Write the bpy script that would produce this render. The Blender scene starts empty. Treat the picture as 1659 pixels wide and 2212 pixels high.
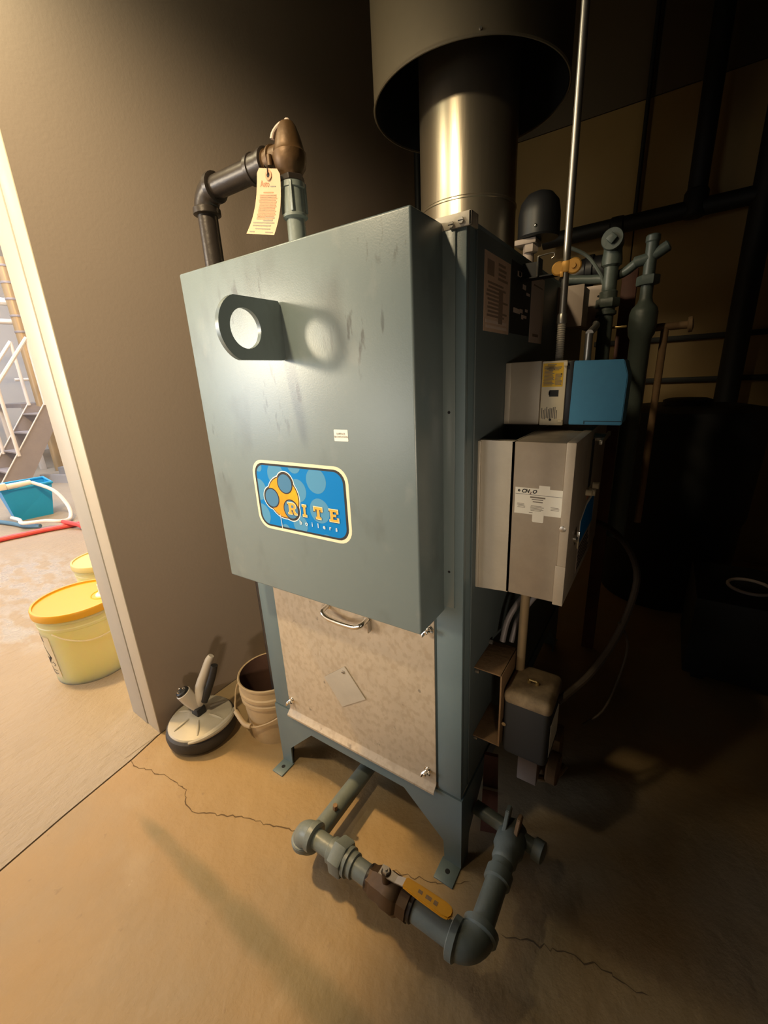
import bpy, bmesh, math, random
from mathutils import Vector, Matrix
random.seed(7)
SC = bpy.context.scene
COL = SC.collection
PI = math.pi

# ------------------------------------------------------------------ camera
cam_d = bpy.data.cameras.new('camera'); cam = bpy.data.objects.new('camera', cam_d); COL.objects.link(cam)
cr, cu, cw = Vector((.836, .547, -.048)), Vector((-.129, .280, .951)), Vector((-.534, .789, -.304))
cw.normalize(); cr = (cr - cw * cr.dot(cw)).normalized(); cu = cr.cross(cw)
cam.matrix_world = Matrix(((cr.x, cu.x, -cw.x, 1.168), (cr.y, cu.y, -cw.y, -.879), (cr.z, cu.z, -cw.z, 1.519), (0, 0, 0, 1)))
cam_d.sensor_fit = 'HORIZONTAL'; cam_d.sensor_width = 36.0; cam_d.lens = 903.18 / 1659 * 36.0
cam_d.clip_start = .02; cam_d.clip_end = 100
SC.camera = cam

# ------------------------------------------------------------------ world, lamps, exposure
wd = bpy.data.worlds.new('world'); SC.world = wd; wd.use_nodes = True
wd.node_tree.nodes['Background'].inputs[0].default_value = (.02, .02, .02, 1)
wd.node_tree.nodes['Background'].inputs[1].default_value = .1
SC.view_settings.view_transform = 'Standard'; SC.view_settings.look = 'None'
SC.view_settings.gamma = 1; SC.view_settings.use_curve_mapping = False
SC.view_settings.exposure = 0.0

def lamp(name, kind, loc, power, color, target=None, **kw):
    d = bpy.data.lights.new(name, kind); d.energy = power; d.color = color
    for k, v in kw.items(): setattr(d, k, v)
    o = bpy.data.objects.new(name, d); COL.objects.link(o); o.location = loc
    if target is not None:
        o.rotation_euler = (Vector(target) - Vector(loc)).to_track_quat('-Z', 'Y').to_euler()
    return o
WARM = (1.0, .66, .30)
# shaded high-bay lamp of the bright neighbouring room, seen through the doorway
lamp('high_bay_lamp', 'POINT', (-2.2, -.62, 4.65), 800, (1.0, .67, .30), shadow_soft_size=.12)
# low lamp of the neighbouring room that shines through the doorway on the boiler front
lamp('aisle_lamp', 'SPOT', (-2.7, -3.05, 2.36), 360, (1.0, .84, .56), target=(.45, -.1, 1.62), spot_size=math.radians(29), spot_blend=.7, shadow_soft_size=.26)
# shaded work lamp above and in front of the boiler
lamp('work_lamp', 'SPOT', (.16, -1.30, 2.98), 265, (1.0, .80, .50), target=(-.36, .40, 1.56), spot_size=math.radians(79), spot_blend=1.0, shadow_soft_size=.07)
# lamp hung by the door head, close to the wall
lamp('door_lamp', 'POINT', (-.44, -.42, 2.80), 17, (1.0, .92, .62), shadow_soft_size=.05)
# unseen fill spot added in front to brighten left wall and boiler front
lamp('front_fill', 'SPOT', (-.35, -2.9, 1.25), 75, (.95, .92, .86), target=(.10, .3, 1.25), spot_size=math.radians(46), spot_blend=1.0, shadow_soft_size=.45)
# added fill spot behind the camera, lifts the left wall and side faces
lamp('wall_fill', 'SPOT', (1.75, -1.85, 1.15), 82, (1.0, .82, .62), target=(-.55, .55, 1.05), spot_size=math.radians(56), spot_blend=.9, shadow_soft_size=.10)
# daylight rooflights of the neighbouring room
lamp('roof_light', 'AREA', (-8.2, 1.0, 5.6), 520, (.76, .84, 1.0), target=(-8.2, 1.0, 0), shape='RECTANGLE', size=5, size_y=5)
lamp('gable_daylight', 'AREA', (-6.5, -5.3, 2.2), 260, (.74, .85, 1.0), target=(-3.0, 0, 1.1), shape='RECTANGLE', size=3, size_y=3)

# ------------------------------------------------------------------ materials
def mat(name, col, rough=.5, metal=0., col2=None, scale=8., mix=.5, bump=0., bscale=60., stretch=(1, 1, 1), spec=.5, emit=None, trans=0., detail=6):
    m = bpy.data.materials.new(name); m.use_nodes = True
    nt = m.node_tree; b = nt.nodes['Principled BSDF']
    b.inputs['Base Color'].default_value = (*col, 1); b.inputs['Roughness'].default_value = rough
    b.inputs['Metallic'].default_value = metal; b.inputs['Specular IOR Level'].default_value = spec
    b.inputs['Transmission Weight'].default_value = trans
    if emit: b.inputs['Emission Color'].default_value = (*emit[0], 1); b.inputs['Emission Strength'].default_value = emit[1]
    geo = nt.nodes.new('ShaderNodeNewGeometry')
    mp = nt.nodes.new('ShaderNodeMapping'); mp.inputs['Scale'].default_value = stretch
    nt.links.new(geo.outputs['Position'], mp.inputs['Vector'])
    m['_v'] = 1
    if col2 is not None:
        n = nt.nodes.new('ShaderNodeTexNoise'); n.inputs['Scale'].default_value = scale; n.inputs['Detail'].default_value = detail
        n.inputs['Roughness'].default_value = .65
        nt.links.new(mp.outputs[0], n.inputs['Vector'])
        r = nt.nodes.new('ShaderNodeValToRGB'); r.color_ramp.elements[0].position = .5 - mix * .5; r.color_ramp.elements[1].position = .5 + mix * .5
        r.color_ramp.elements[0].color = (*col2, 1); r.color_ramp.elements[1].color = (*col, 1)
        nt.links.new(n.outputs[0], r.inputs[0]); nt.links.new(r.outputs[0], b.inputs['Base Color'])
    if bump:
        n2 = nt.nodes.new('ShaderNodeTexNoise'); n2.inputs['Scale'].default_value = bscale; n2.inputs['Detail'].default_value = 5
        nt.links.new(mp.outputs[0], n2.inputs['Vector'])
        bp = nt.nodes.new('ShaderNodeBump'); bp.inputs['Strength'].default_value = bump; bp.inputs['Distance'].default_value = .004
        nt.links.new(n2.outputs[0], bp.inputs['Height']); nt.links.new(bp.outputs[0], b.inputs['Normal'])
    return m

def overlay(m, col, scale, lo, hi, stretch=(1, 1, 1), offs=(0, 0, 0), amount=1., mask=None, rough=None):
    """paint a noise-shaped stain or shadow band of colour col over the material"""
    nt = m.node_tree; b = nt.nodes['Principled BSDF']; N = nt.nodes.new; Lk = nt.links.new
    geo = N('ShaderNodeNewGeometry'); mp = N('ShaderNodeMapping'); mp.inputs['Scale'].default_value = stretch; mp.inputs['Location'].default_value = offs
    Lk(geo.outputs['Position'], mp.inputs['Vector'])
    n = N('ShaderNodeTexNoise'); n.inputs['Scale'].default_value = scale; n.inputs['Detail'].default_value = 4
    Lk(mp.outputs[0], n.inputs['Vector'])
    mr = N('ShaderNodeMapRange'); mr.inputs['From Min'].default_value = lo; mr.inputs['From Max'].default_value = hi
    mr.inputs['To Max'].default_value = amount
    Lk(n.outputs[0], mr.inputs['Value']); fac = mr.outputs[0]
    if mask:  # soft blobs ((x,y,z), (rx,ry,rz)): the colour stays inside them
        tot = None
        for c, rad in mask:
            m2 = N('ShaderNodeVectorMath'); m2.operation = 'SUBTRACT'; m2.inputs[1].default_value = c; Lk(geo.outputs['Position'], m2.inputs[0])
            m3 = N('ShaderNodeVectorMath'); m3.operation = 'DIVIDE'; m3.inputs[1].default_value = rad; Lk(m2.outputs[0], m3.inputs[0])
            m4 = N('ShaderNodeVectorMath'); m4.operation = 'LENGTH'; Lk(m3.outputs[0], m4.inputs[0])
            m5 = N('ShaderNodeMapRange'); m5.interpolation_type = 'SMOOTHSTEP'
            m5.inputs['From Min'].default_value = 1; m5.inputs['From Max'].default_value = .3; Lk(m4.outputs['Value'], m5.inputs['Value'])
            if tot is None: tot = m5.outputs[0]
            else:
                a = N('ShaderNodeMath'); a.operation = 'MAXIMUM'; Lk(tot, a.inputs[0]); Lk(m5.outputs[0], a.inputs[1]); tot = a.outputs[0]
        a = N('ShaderNodeMath'); a.operation = 'MULTIPLY'; Lk(fac, a.inputs[0]); Lk(tot, a.inputs[1]); fac = a.outputs[0]
    mx = N('ShaderNodeMix'); mx.data_type = 'RGBA'
    bc = b.inputs['Base Color']
    if bc.is_linked: Lk(bc.links[0].from_socket, mx.inputs[6])
    else: mx.inputs[6].default_value = bc.default_value
    mx.inputs[7].default_value = (*col, 1); Lk(fac, mx.inputs[0]); Lk(mx.outputs[2], bc)
    if rough is not None:
        mf = N('ShaderNodeMix'); mf.data_type = 'FLOAT'; ri = b.inputs['Roughness']
        if ri.is_linked: Lk(ri.links[0].from_socket, mf.inputs[2])
        else: mf.inputs[2].default_value = ri.default_value
        mf.inputs[3].default_value = rough; Lk(fac, mf.inputs[0]); Lk(mf.outputs[0], ri)
    return m

M = {}
M['teal'] = mat('teal_enamel', (.145, .195, .205), .40, 0, (.125, .172, .180), 3, .6, .08, 400)
M['hood'] = mat('hood_enamel', (.160, .200, .196), .36, 0, (.140, .176, .174), 2.5, .6, .05, 300, spec=.95)
overlay(M['hood'], (.030, .030, .024), 34, .60, .68, (1.5, 1, .42), amount=.75, mask=[((.30, -.13, 1.70), (.16, .2, .10)), ((.37, -.13, 1.50), (.12, .2, .14)), ((.70, -.13, 1.77), (.12, .2, .06)), ((.10, -.13, 1.34), (.05, .2, .12)), ((.62, -.13, 1.6), (.12, .2, .12))])
overlay(M['hood'], (.060, .066, .058), 9, .55, .75, (1, 1, .5), amount=.5)
overlay(M['hood'], (.24, .26, .24), 14, .63, .74, (1, 1, .7), (3, 0, 1), amount=.35)
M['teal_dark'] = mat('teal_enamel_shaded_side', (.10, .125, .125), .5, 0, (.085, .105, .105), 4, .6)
M['galv'] = mat('galvanised_sheet', (.56, .50, .40), .48, .25, (.45, .40, .32), 14, .7, .10, 120)
M['door'] = mat('dull_galvanised_door', (.56, .455, .33), .48, .22, (.43, .345, .245), 11, .8, .12, 90)
overlay(M['door'], (.36, .27, .17), 55, .46, .62, (1, 1, .8), (1, 2, 0), amount=.45)
overlay(M['door'], (.20, .165, .12), 24, .67, .73, (1.2, 1, 1), amount=.75)
overlay(M['door'], (.72, .68, .60), 30, .70, .78, (2, 1, .3), (4, 0, 2), amount=.5)
M['flue'] = mat('flue_stainless', (.50, .43, .33), .30, .9, (.42, .36, .27), 5, .7, .05, 20, (6, 6, .4))
M['hoodgrey'] = mat('draft_hood_sheet', (.18, .15, .105), .5, .4, (.155, .13, .09), 6, .6)
M['flatblack'] = mat('flat_black', (.010, .010, .010), .8)
M['black'] = mat('black_plastic', (.012, .012, .013), .45)
M['blackm'] = mat('black_paint', (.015, .015, .015), .6)
M['rubber'] = mat('grey_black_rubber', (.045, .040, .037), .6, 0, (.03, .027, .025), 20, .6, .2, 120)
M['chrome'] = mat('chrome', (.75, .72, .66), .18, 1.)
M['zincy'] = mat('yellow_zinc', (.70, .36, .07), .45, .3)
M['cabled'] = mat('dull_brown_cable', (.075, .052, .032), .6)
M['steel'] = mat('zinc_steel', (.50, .47, .42), .35, .9)
M['iron'] = mat('dark_iron_pipe', (.044, .034, .027), .36, .35, (.030, .023, .019), 18, .6, .15, 80)
M['bronze'] = mat('old_bronze', (.12, .062, .022), .48, .4, (.065, .036, .014), 18, .7, .2, 60)
M['brass'] = mat('brass', (.48, .34, .13), .35, .8)
M['tealpipe'] = mat('teal_painted_pipe', (.19, .215, .19), .40, 0, (.14, .165, .155), 22, .7, .15, 90)
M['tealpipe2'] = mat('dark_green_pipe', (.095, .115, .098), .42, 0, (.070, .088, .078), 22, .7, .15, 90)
M['plateprint'] = mat('faded_brown_print', (.27, .18, .125), .6)
M['sidelabel'] = mat('pale_mauve_label', (.70, .54, .45), .6)
M['rust'] = mat('rust_brown', (.32, .195, .095), .75, .1, (.21, .12, .055), 30, .8, .3, 80)
M['yellow'] = mat('yellow_vinyl', (.72, .33, .01), .4, 0, (.62, .27, .01), 30, .6)
M['white'] = mat('white_paint', (.78, .76, .70), .5)
M['paper'] = mat('white_paper', (.86, .82, .72), .7)
M['tagp'] = mat('buff_tag_card', (.56, .375, .235), .8, 0, (.50, .33, .20), 30, .6)
M['redink'] = mat('faded_red_ink', (.55, .20, .10), .8)
M['redink2'] = mat('pale_red_ink', (.50, .235, .13), .8)
M['ink'] = mat('black_ink', (.02, .018, .016), .7)
M['greyink'] = mat('grey_ink', (.22, .19, .15), .7)
M['logoblue'] = mat('logo_blue', (.001, .185, .52), .5, spec=.15)
M['logopale'] = mat('logo_pale_blue', (.085, .27, .45), .5, spec=.15)
M['logomol'] = mat('logo_steel_blue', (.070, .195, .34), .5, spec=.15)
M['logoorange'] = mat('logo_orange', (.82, .25, .02), .5, 0, (.88, .40, .02), 14, .4, spec=.15)
M['logogold'] = mat('logo_gold', (.80, .38, .06), .5, spec=.15)
M['cream'] = mat('cream_print', (.85, .72, .48), .5)
M['plate'] = mat('brown_data_plate', (.70, .48, .34), .5, .0, (.55, .38, .27), 40, .6)
M['label'] = mat('grey_mauve_label', (.42, .33, .27), .6)
M['yellowlabel'] = mat('yellow_warning_label', (.85, .50, .0), .5)
M['blue'] = mat('light_blue_plastic', (.055, .30, .52), .42, 0, (.05, .27, .48), 60, .6)
M['bluedk'] = mat('blue_shadow_gap', (.01, .06, .10), .5)
M['greybox'] = mat('grey_hammered_box', (.40, .33, .25), .5, .1, (.335, .275, .21), 30, .6, .08, 150)
overlay(M['greybox'], (.15, .12, .085), 7, .58, .70, amount=.5)
M['dust'] = mat('dusty_black', (.012, .011, .010), .75)
M['dusttop'] = mat('brown_dust', (.24, .165, .085), .9, 0, (.09, .06, .03), 26, .5, .2, 60)
M['clay'] = mat('rust_red_paint', (.20, .075, .05), .6, 0, (.12, .05, .035), 20, .7)
M['pail'] = mat('dirty_white_pail', (.52, .38, .215), .5, 0, (.40, .28, .15), 14, .7)
M['pailin'] = mat('rusty_pail_inside', (.13, .062, .035), .8, 0, (.07, .03, .02), 12, .7)
M['ypail'] = mat('translucent_yellow_pail', (1.0, .83, .38), .42)
M['ypail'].node_tree.nodes['Principled BSDF'].inputs['Subsurface Weight'].default_value = .4
M['ypail'].node_tree.nodes['Principled BSDF'].inputs['Subsurface Radius'].default_value = (.30, .19, .05)
M['ypail'].node_tree.nodes['Principled BSDF'].inputs['Subsurface Scale'].default_value = 1.
M['ypail'].node_tree.nodes['Principled BSDF'].inputs['Subsurface Weight'].default_value = .9
M['ypail'].node_tree.nodes['Principled BSDF'].inputs['Subsurface Radius'].default_value = (.30, .19, .05)
M['ypail'].node_tree.nodes['Principled BSDF'].inputs['Subsurface Scale'].default_value = 1.
M['ypail'].node_tree.nodes['Principled BSDF'].inputs['Subsurface Weight'].default_value = .9
M['ypail'].node_tree.nodes['Principled BSDF'].inputs['Subsurface Radius'].default_value = (.25, .18, .06)
M['ypail'].node_tree.nodes['Principled BSDF'].inputs['Subsurface Scale'].default_value = 1.
M['ylid'] = mat('yellow_lid', (.56, .36, .004), .35)
M['ylidrim'] = mat('orange_yellow_rim', (.75, .38, .02), .4)
M['plid'] = mat('pale_yellow_lid', (.66, .56, .24), .45)
M['scrub'] = mat('grey_scrubber_shell', (.47, .43, .345), .42, 0, (.40, .36, .28), 9, .7)
M['scrubw'] = mat('cream_handle_plastic', (.55, .49, .41), .4)
M['jamb'] = mat('white_door_trim', (.62, .545, .43), .45, 0, (.585, .51, .40), 5, .6)
M['jamb2'] = mat('grey_white_door_stop', (.56, .52, .46), .45, 0, (.50, .47, .42), 9, .6)
M['wall'] = mat('taupe_wall_paint', (.345, .272, .216), .55, 0, (.325, .255, .20), 1.5, .7, .10, 90)
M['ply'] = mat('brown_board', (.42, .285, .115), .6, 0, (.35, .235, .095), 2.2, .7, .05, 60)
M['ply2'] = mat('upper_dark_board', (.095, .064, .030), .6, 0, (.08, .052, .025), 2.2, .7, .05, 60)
M['dark'] = mat('dark_room_paint', (.030, .024, .018), .8)
M['farwall'] = mat('far_wall_white', (.70, .69, .67), .7, 0, (.62, .61, .60), 1.2, .8)
M['tealplas'] = mat('blue_bin_plastic', (.012, .34, .72), .4)
M['hosered'] = mat('red_hose_rubber', (.70, .07, .07), .45)
M['hosewhite'] = mat('white_hose', (.80, .76, .74), .45)
M['hoseblue'] = mat('blue_grey_hose', (.10, .22, .34), .45)
M['stair'] = mat('mauve_grey_steel', (.34, .30, .29), .5, .2, (.28, .25, .25), 5, .6)
M['pale'] = mat('pale_painted_steel', (.72, .66, .60), .45)
M['tan'] = mat('tan_drum_paint', (.40, .28, .15), .4, .2)
M['tank'] = mat('grey_tank', (.40, .41, .45), .4, .3)
M['scrap'] = mat('scrap_metal', (.42, .37, .33), .35, .6, (.12, .10, .10), 30, .6)

# concrete floor
def concrete(name, base, dark, rough, bump=.45, bs=10, st=(1, 1, 1)):
    m = mat(name, base, rough, 0, dark, 2.2, .9, 0, 1, (1, 1, 1), detail=9)
    nt = m.node_tree; b = nt.nodes['Principled BSDF']; N = nt.nodes.new; Lk = nt.links.new
    geo = N('ShaderNodeNewGeometry')
    n1 = N('ShaderNodeTexNoise'); n1.inputs['Scale'].default_value = bs; n1.inputs['Detail'].default_value = 9; n1.inputs['Roughness'].default_value = .62
    mp = N('ShaderNodeMapping'); mp.inputs['Scale'].default_value = st; Lk(geo.outputs['Position'], mp.inputs['Vector']); Lk(mp.outputs[0], n1.inputs['Vector'])
    bp = N('ShaderNodeBump'); bp.inputs['Strength'].default_value = bump; bp.inputs['Distance'].default_value = .014
    Lk(n1.outputs[0], bp.inputs['Height']); Lk(bp.outputs[0], b.inputs['Normal'])
    return m
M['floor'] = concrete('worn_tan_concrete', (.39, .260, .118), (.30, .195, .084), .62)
overlay(M['floor'], (.30, .235, .150), 1.7, .46, .66, (1, 1, 1), (3, 7, 0), amount=.7)
overlay(M['floor'], (.44, .335, .20), 2.6, .56, .72, (1, 1, 1), (8, 1, 0), amount=.5)
overlay(M['floor'], (.19, .125, .07), 20, .68, .76, amount=.5)
overlay(M['floor'], (.54, .43, .28), 26, .72, .80, (1, 1, 1), (5, 2, 0), amount=.5)
overlay(M['floor'], (.155, .130, .055), 3, .15, .42, amount=.62, mask=[((-.12, -.462, 0), (.22, .035, .3)), ((.10, -.464, 0), (.26, .048, .3)), ((.36, -.466, 0), (.30, .060, .3)), ((.62, -.47, 0), (.34, .07, .3)), ((.9, -.475, 0), (.34, .07, .3))])  # long greenish cast-shadow band painted into the floor colour
M['floor2'] = concrete('bright_room_concrete', (.38, .315, .235), (.315, .26, .19), .6, 1., 22, (1, .5, 1))
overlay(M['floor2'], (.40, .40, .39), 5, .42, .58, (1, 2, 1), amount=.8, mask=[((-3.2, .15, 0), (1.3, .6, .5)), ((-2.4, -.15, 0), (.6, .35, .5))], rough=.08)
M['joint'] = mat('joint_filler', (.10, .065, .03), .9, 0, (.05, .03, .015), 30, .7)
M['crack'] = mat('crack_dark', (.125, .078, .036), .95)

# ------------------------------------------------------------------ mesh builder
class G:
    def __init__(s): s.bm = bmesh.new()
    def _merge(s, b, mi):
        b.normal_update()
        vm = {}
        for v in b.verts: vm[v] = s.bm.verts.new(v.co)
        for f in b.faces:
            try: nf = s.bm.faces.new([vm[v] for v in f.verts])
            except ValueError: continue
            nf.material_index = mi
        b.free()
    def box(s, x0, x1, y0, y1, z0, z1, bev=0, mi=0, rot=None, seg=2):
        b = bmesh.new(); bmesh.ops.create_cube(b, size=1)
        for v in b.verts: v.co = Vector(((v.co.x + .5) * (x1 - x0) + x0, (v.co.y + .5) * (y1 - y0) + y0, (v.co.z + .5) * (z1 - z0) + z0))
        if bev: bmesh.ops.bevel(b, geom=list(b.edges), offset=bev, segments=seg, affect='EDGES', profile=.5)
        if rot:
            c = Vector(((x0 + x1) / 2, (y0 + y1) / 2, (z0 + z1) / 2))
            bmesh.ops.rotate(b, cent=c, matrix=rot, verts=list(b.verts))
        s._merge(b, mi); return s
    def lathe(s, base, axis, prof, seg=28, mi=0, caps=True):
        base = Vector(base); q = Vector((0, 0, 1)).rotation_difference(Vector(axis).normalized()).to_matrix()
        b = bmesh.new(); rings = []
        for r, h in prof:
            rings.append([b.verts.new(base + q @ Vector((r * math.cos(2 * PI * i / seg), r * math.sin(2 * PI * i / seg), h))) for i in range(seg)])
        for a, c in zip(rings, rings[1:]):
            for i in range(seg): b.faces.new((a[i], a[(i + 1) % seg], c[(i + 1) % seg], c[i]))
        if caps:
            if prof[0][0] > 1e-6: b.faces.new(rings[0][::-1])
            if prof[-1][0] > 1e-6: b.faces.new(rings[-1])
        bmesh.ops.remove_doubles(b, verts=list(b.verts), dist=1e-6)
        bmesh.ops.recalc_face_normals(b, faces=list(b.faces))
        s._merge(b, mi); return s
    def cyl(s, p0, p1, r, r2=None, seg=24, mi=0, ch=0):
        p0, p1 = Vector(p0), Vector(p1); L = (p1 - p0).length; r2 = r if r2 is None else r2
        prof = [(r, 0), (r2, L)] if not ch else [(r - ch, 0), (r, ch), (r2, L - ch), (r2 - ch, L)]
        return s.lathe(p0, p1 - p0, prof, seg, mi)
    def sweep(s, pts, r, seg=16, mi=0, smooth=0):
        pts = [Vector(p) for p in pts]
        if smooth:
            out = []
            n = len(pts)
            for i in range(n - 1):
                p0, p1, p2, p3 = pts[max(i - 1, 0)], pts[i], pts[i + 1], pts[min(i + 2, n - 1)]
                for k in range(smooth):
                    t = k / smooth
                    out.append(.5 * ((2 * p1) + (p2 - p0) * t + (2 * p0 - 5 * p1 + 4 * p2 - p3) * t * t + (3 * p1 - p0 - 3 * p2 + p3) * t ** 3))
            out.append(pts[-1]); pts = out
        b = bmesh.new(); rings = []; nrm = None
        rr = r if isinstance(r, (list, tuple)) else [r] * len(pts)
        if len(rr) != len(pts):
            m_ = len(rr) - 1; rr = [rr[min(int(i / (len(pts) - 1) * m_), m_ - 1)] * (1 - (q_ := i / (len(pts) - 1) * m_ - min(int(i / (len(pts) - 1) * m_), m_ - 1))) + rr[min(int(i / (len(pts) - 1) * m_), m_ - 1) + 1] * q_ for i in range(len(pts))]
        for i, p in enumerate(pts):
            t = (pts[min(i + 1, len(pts) - 1)] - pts[max(i - 1, 0)]).normalized()
            if nrm is None: nrm = t.orthogonal().normalized()
            else: nrm = (nrm - t * nrm.dot(t)).normalized()
            bi = t.cross(nrm)
            rings.append([b.verts.new(p + rr[i] * (nrm * math.cos(2 * PI * k / seg) + bi * math.sin(2 * PI * k / seg))) for k in range(seg)])
        for a, c in zip(rings, rings[1:]):
            for k in range(seg): b.faces.new((a[k], a[(k + 1) % seg], c[(k + 1) % seg], c[k]))
        b.faces.new(rings[0][::-1]); b.faces.new(rings[-1])
        bmesh.ops.recalc_face_normals(b, faces=list(b.faces))
        s._merge(b, mi); return s
    def elbow(s, c, d1, d2, R, r, collar=True, mi=0, seg=20):
        """pipe elbow with its corner at c, legs towards d1 and d2 of length R"""
        c, d1, d2 = Vector(c), Vector(d1).normalized(), Vector(d2).normalized()
        cen = c + (d1 + d2) * R
        pts = [cen - (d2 * math.cos(a) + d1 * math.sin(a)) * R for a in [PI / 2 * k / 10 for k in range(11)]]
        s.sweep(pts, r, seg, mi)
        if collar:
            cl = r * .42
            for d in (d1, d2):
                p = c + d * R
                s.lathe(p - d * cl * .6, d, [(r * .99, -cl * .3), (r * 1.14, 0), (r * 1.14, cl), (r * 1.0, cl * 1.18)], seg, mi)
        return s
    def prism(s, pts, vec, mi=0, bev=0):
        b = bmesh.new(); vec = Vector(vec); f = b.faces.new([b.verts.new(Vector(p)) for p in pts])
        e = bmesh.ops.extrude_face_region(b, geom=[f]); vs = [g for g in e['geom'] if isinstance(g, bmesh.types.BMVert)]
        bmesh.ops.translate(b, vec=vec, verts=vs)
        bmesh.ops.recalc_face_normals(b, faces=list(b.faces))
        if bev: bmesh.ops.bevel(b, geom=list(b.edges), offset=bev, segments=2, affect='EDGES')
        s._merge(b, mi); return s
    def ringplate(s, outer, inner, vec, mi=0):
        """plate with a hole: outer and inner loops with the same number of points"""
        vec = Vector(vec); n = len(outer); b = bmesh.new()
        A = [[b.verts.new(Vector(p)) for p in L] for L in (outer, inner)]; B = [[b.verts.new(Vector(p) + vec) for p in L] for L in (outer, inner)]
        for i in range(n):
            j = (i + 1) % n
            b.faces.new((A[0][i], A[0][j], A[1][j], A[1][i])); b.faces.new((B[0][i], B[1][i], B[1][j], B[0][j]))
            b.faces.new((A[0][i], B[0][i], B[0][j], A[0][j])); b.faces.new((A[1][i], A[1][j], B[1][j], B[1][i]))
        bmesh.ops.recalc_face_normals(b, faces=list(b.faces)); s._merge(b, mi); return s
    def ball(s, c, r, mi=0, sx=1, sy=1, sz=1, seg=20):
        b = bmesh.new(); bmesh.ops.create_uvsphere(b, u_segments=seg, v_segments=seg // 2 + 2, radius=r)
        for v in b.verts: v.co = Vector((v.co.x * sx, v.co.y * sy, v.co.z * sz)) + Vector(c)
        s._merge(b, mi); return s
    def hexa(s, p0, p1, r, mi=0): return s.lathe(p0, Vector(p1) - Vector(p0), [(r * .94, 0), (r, (Vector(p1) - Vector(p0)).length * .12), (r, (Vector(p1) - Vector(p0)).length * .88), (r * .94, (Vector(p1) - Vector(p0)).length)], 6, mi)
    def obj(s, name, mats, parent=None, loc=(0, 0, 0), sharp=32):
        bm = s.bm; loc = Vector(loc)
        if loc.length: bmesh.ops.translate(bm, vec=-loc, verts=list(bm.verts))
        lim = math.radians(sharp); bm.normal_update()
        for f in bm.faces: f.smooth = True
        for e in bm.edges:
            e.smooth = len(e.link_faces) == 2 and e.calc_face_angle(0) < lim
        me = bpy.data.meshes.new(name); bm.to_mesh(me); bm.free()
        for m in (mats if isinstance(mats, (list, tuple)) else [mats]): me.materials.append(M[m] if isinstance(m, str) else m)
        o = bpy.data.objects.new(name, me); COL.objects.link(o)
        if parent: o.parent = parent
        elif loc.length: o.location = loc
        return o

def tag(o, label, cat, group=None, kind=None):
    o['label'] = label; o['category'] = cat
    if group: o['group'] = group
    if kind: o['kind'] = kind
    return o
class Thing:
    def __init__(s, name, label, cat, loc, group=None):
        s.o = bpy.data.objects.new(name, None); COL.objects.link(s.o); s.o.location = loc; s.o.empty_display_size = .05
        s.loc = Vector(loc); tag(s.o, label, cat, group)
    def part(s, name, g, mats, parent=None, label=None, sharp=32):
        o = g.obj(name, mats, parent or s.o, s.loc, sharp)
        if label: o['label'] = label
        return o
def single(name, g, mats, label, cat, loc, group=None):
    return tag(g.obj(name, mats, None, loc), label, cat, group)
def struct(name, g, mats, parent=None, loc=(0, 0, 0)):
    o = g.obj(name, mats, parent, loc)
    if not parent: o['kind'] = 'structure'
    return o
def circ(c, r, n=28, ax='y', a0=0, a1=2 * PI):
    out = []
    for i in range(n):
        a = a0 + (a1 - a0) * i / (n if abs(a1 - a0 - 2 * PI) < 1e-6 else n - 1)
        if ax == 'y': out.append((c[0] + r * math.cos(a), c[1], c[2] + r * math.sin(a)))
        elif ax == 'x': out.append((c[0], c[1] + r * math.cos(a), c[2] + r * math.sin(a)))
        else: out.append((c[0] + r * math.cos(a), c[1] + r * math.sin(a), c[2]))
    return out
# flat print on a face: F(y) faces -y, S(x) faces +x; points given as (u, z)
def flatF(g, poly, y, mi, t=.0006): g.prism([(u, y, v) for u, v in poly], (0, -t, 0), mi)
def flatS(g, poly, x, mi, t=.0006): g.prism([(x, u, v) for u, v in poly], (t, 0, 0), mi)
def rect(u0, u1, v0, v1): return [(u0, v0), (u1, v0), (u1, v1), (u0, v1)]
def rrect(u0, u1, v0, v1, r, n=6):
    out = []
    for cx, cy, a in ((u1 - r, v1 - r, 0), (u0 + r, v1 - r, PI / 2), (u0 + r, v0 + r, PI), (u1 - r, v0 + r, 1.5 * PI)):
        for k in range(n + 1): out.append((cx + r * math.cos(a + PI / 2 * k / n), cy + r * math.sin(a + PI / 2 * k / n)))
    return out
def disc(c, r, n=28): return [(c[0] + r * math.cos(2 * PI * k / n), c[1] + r * math.sin(2 * PI * k / n)) for k in range(n)]
def clip(poly, u0, u1, v0, v1):
    for ax, lim, sg in ((0, u0, 1), (0, u1, -1), (1, v0, 1), (1, v1, -1)):
        out = []
        for a, b in zip(poly, poly[1:] + poly[:1]):
            da, db = sg * (a[ax] - lim), sg * (b[ax] - lim)
            if da >= 0: out.append(a)
            if (da >= 0) != (db >= 0):
                t = da / (da - db); out.append((a[0] + t * (b[0] - a[0]), a[1] + t * (b[1] - a[1])))
        poly = out
        if not poly: break
    return poly
def cclip(poly, conv):   # clip to a counter-clockwise convex outline
    for p, q in zip(conv, conv[1:] + conv[:1]):
        ex, ey = q[0] - p[0], q[1] - p[1]
        if abs(ex) + abs(ey) < 1e-7: continue
        out = []
        for a, b in zip(poly, poly[1:] + poly[:1]):
            da, db = ex * (a[1] - p[1]) - ey * (a[0] - p[0]), ex * (b[1] - p[1]) - ey * (b[0] - p[0])
            if da >= 0: out.append(a)
            if (da >= 0) != (db >= 0): t = da / (da - db); out.append((a[0] + t * (b[0] - a[0]), a[1] + t * (b[1] - a[1])))
        poly = out
        if not poly: break
    return poly
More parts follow.
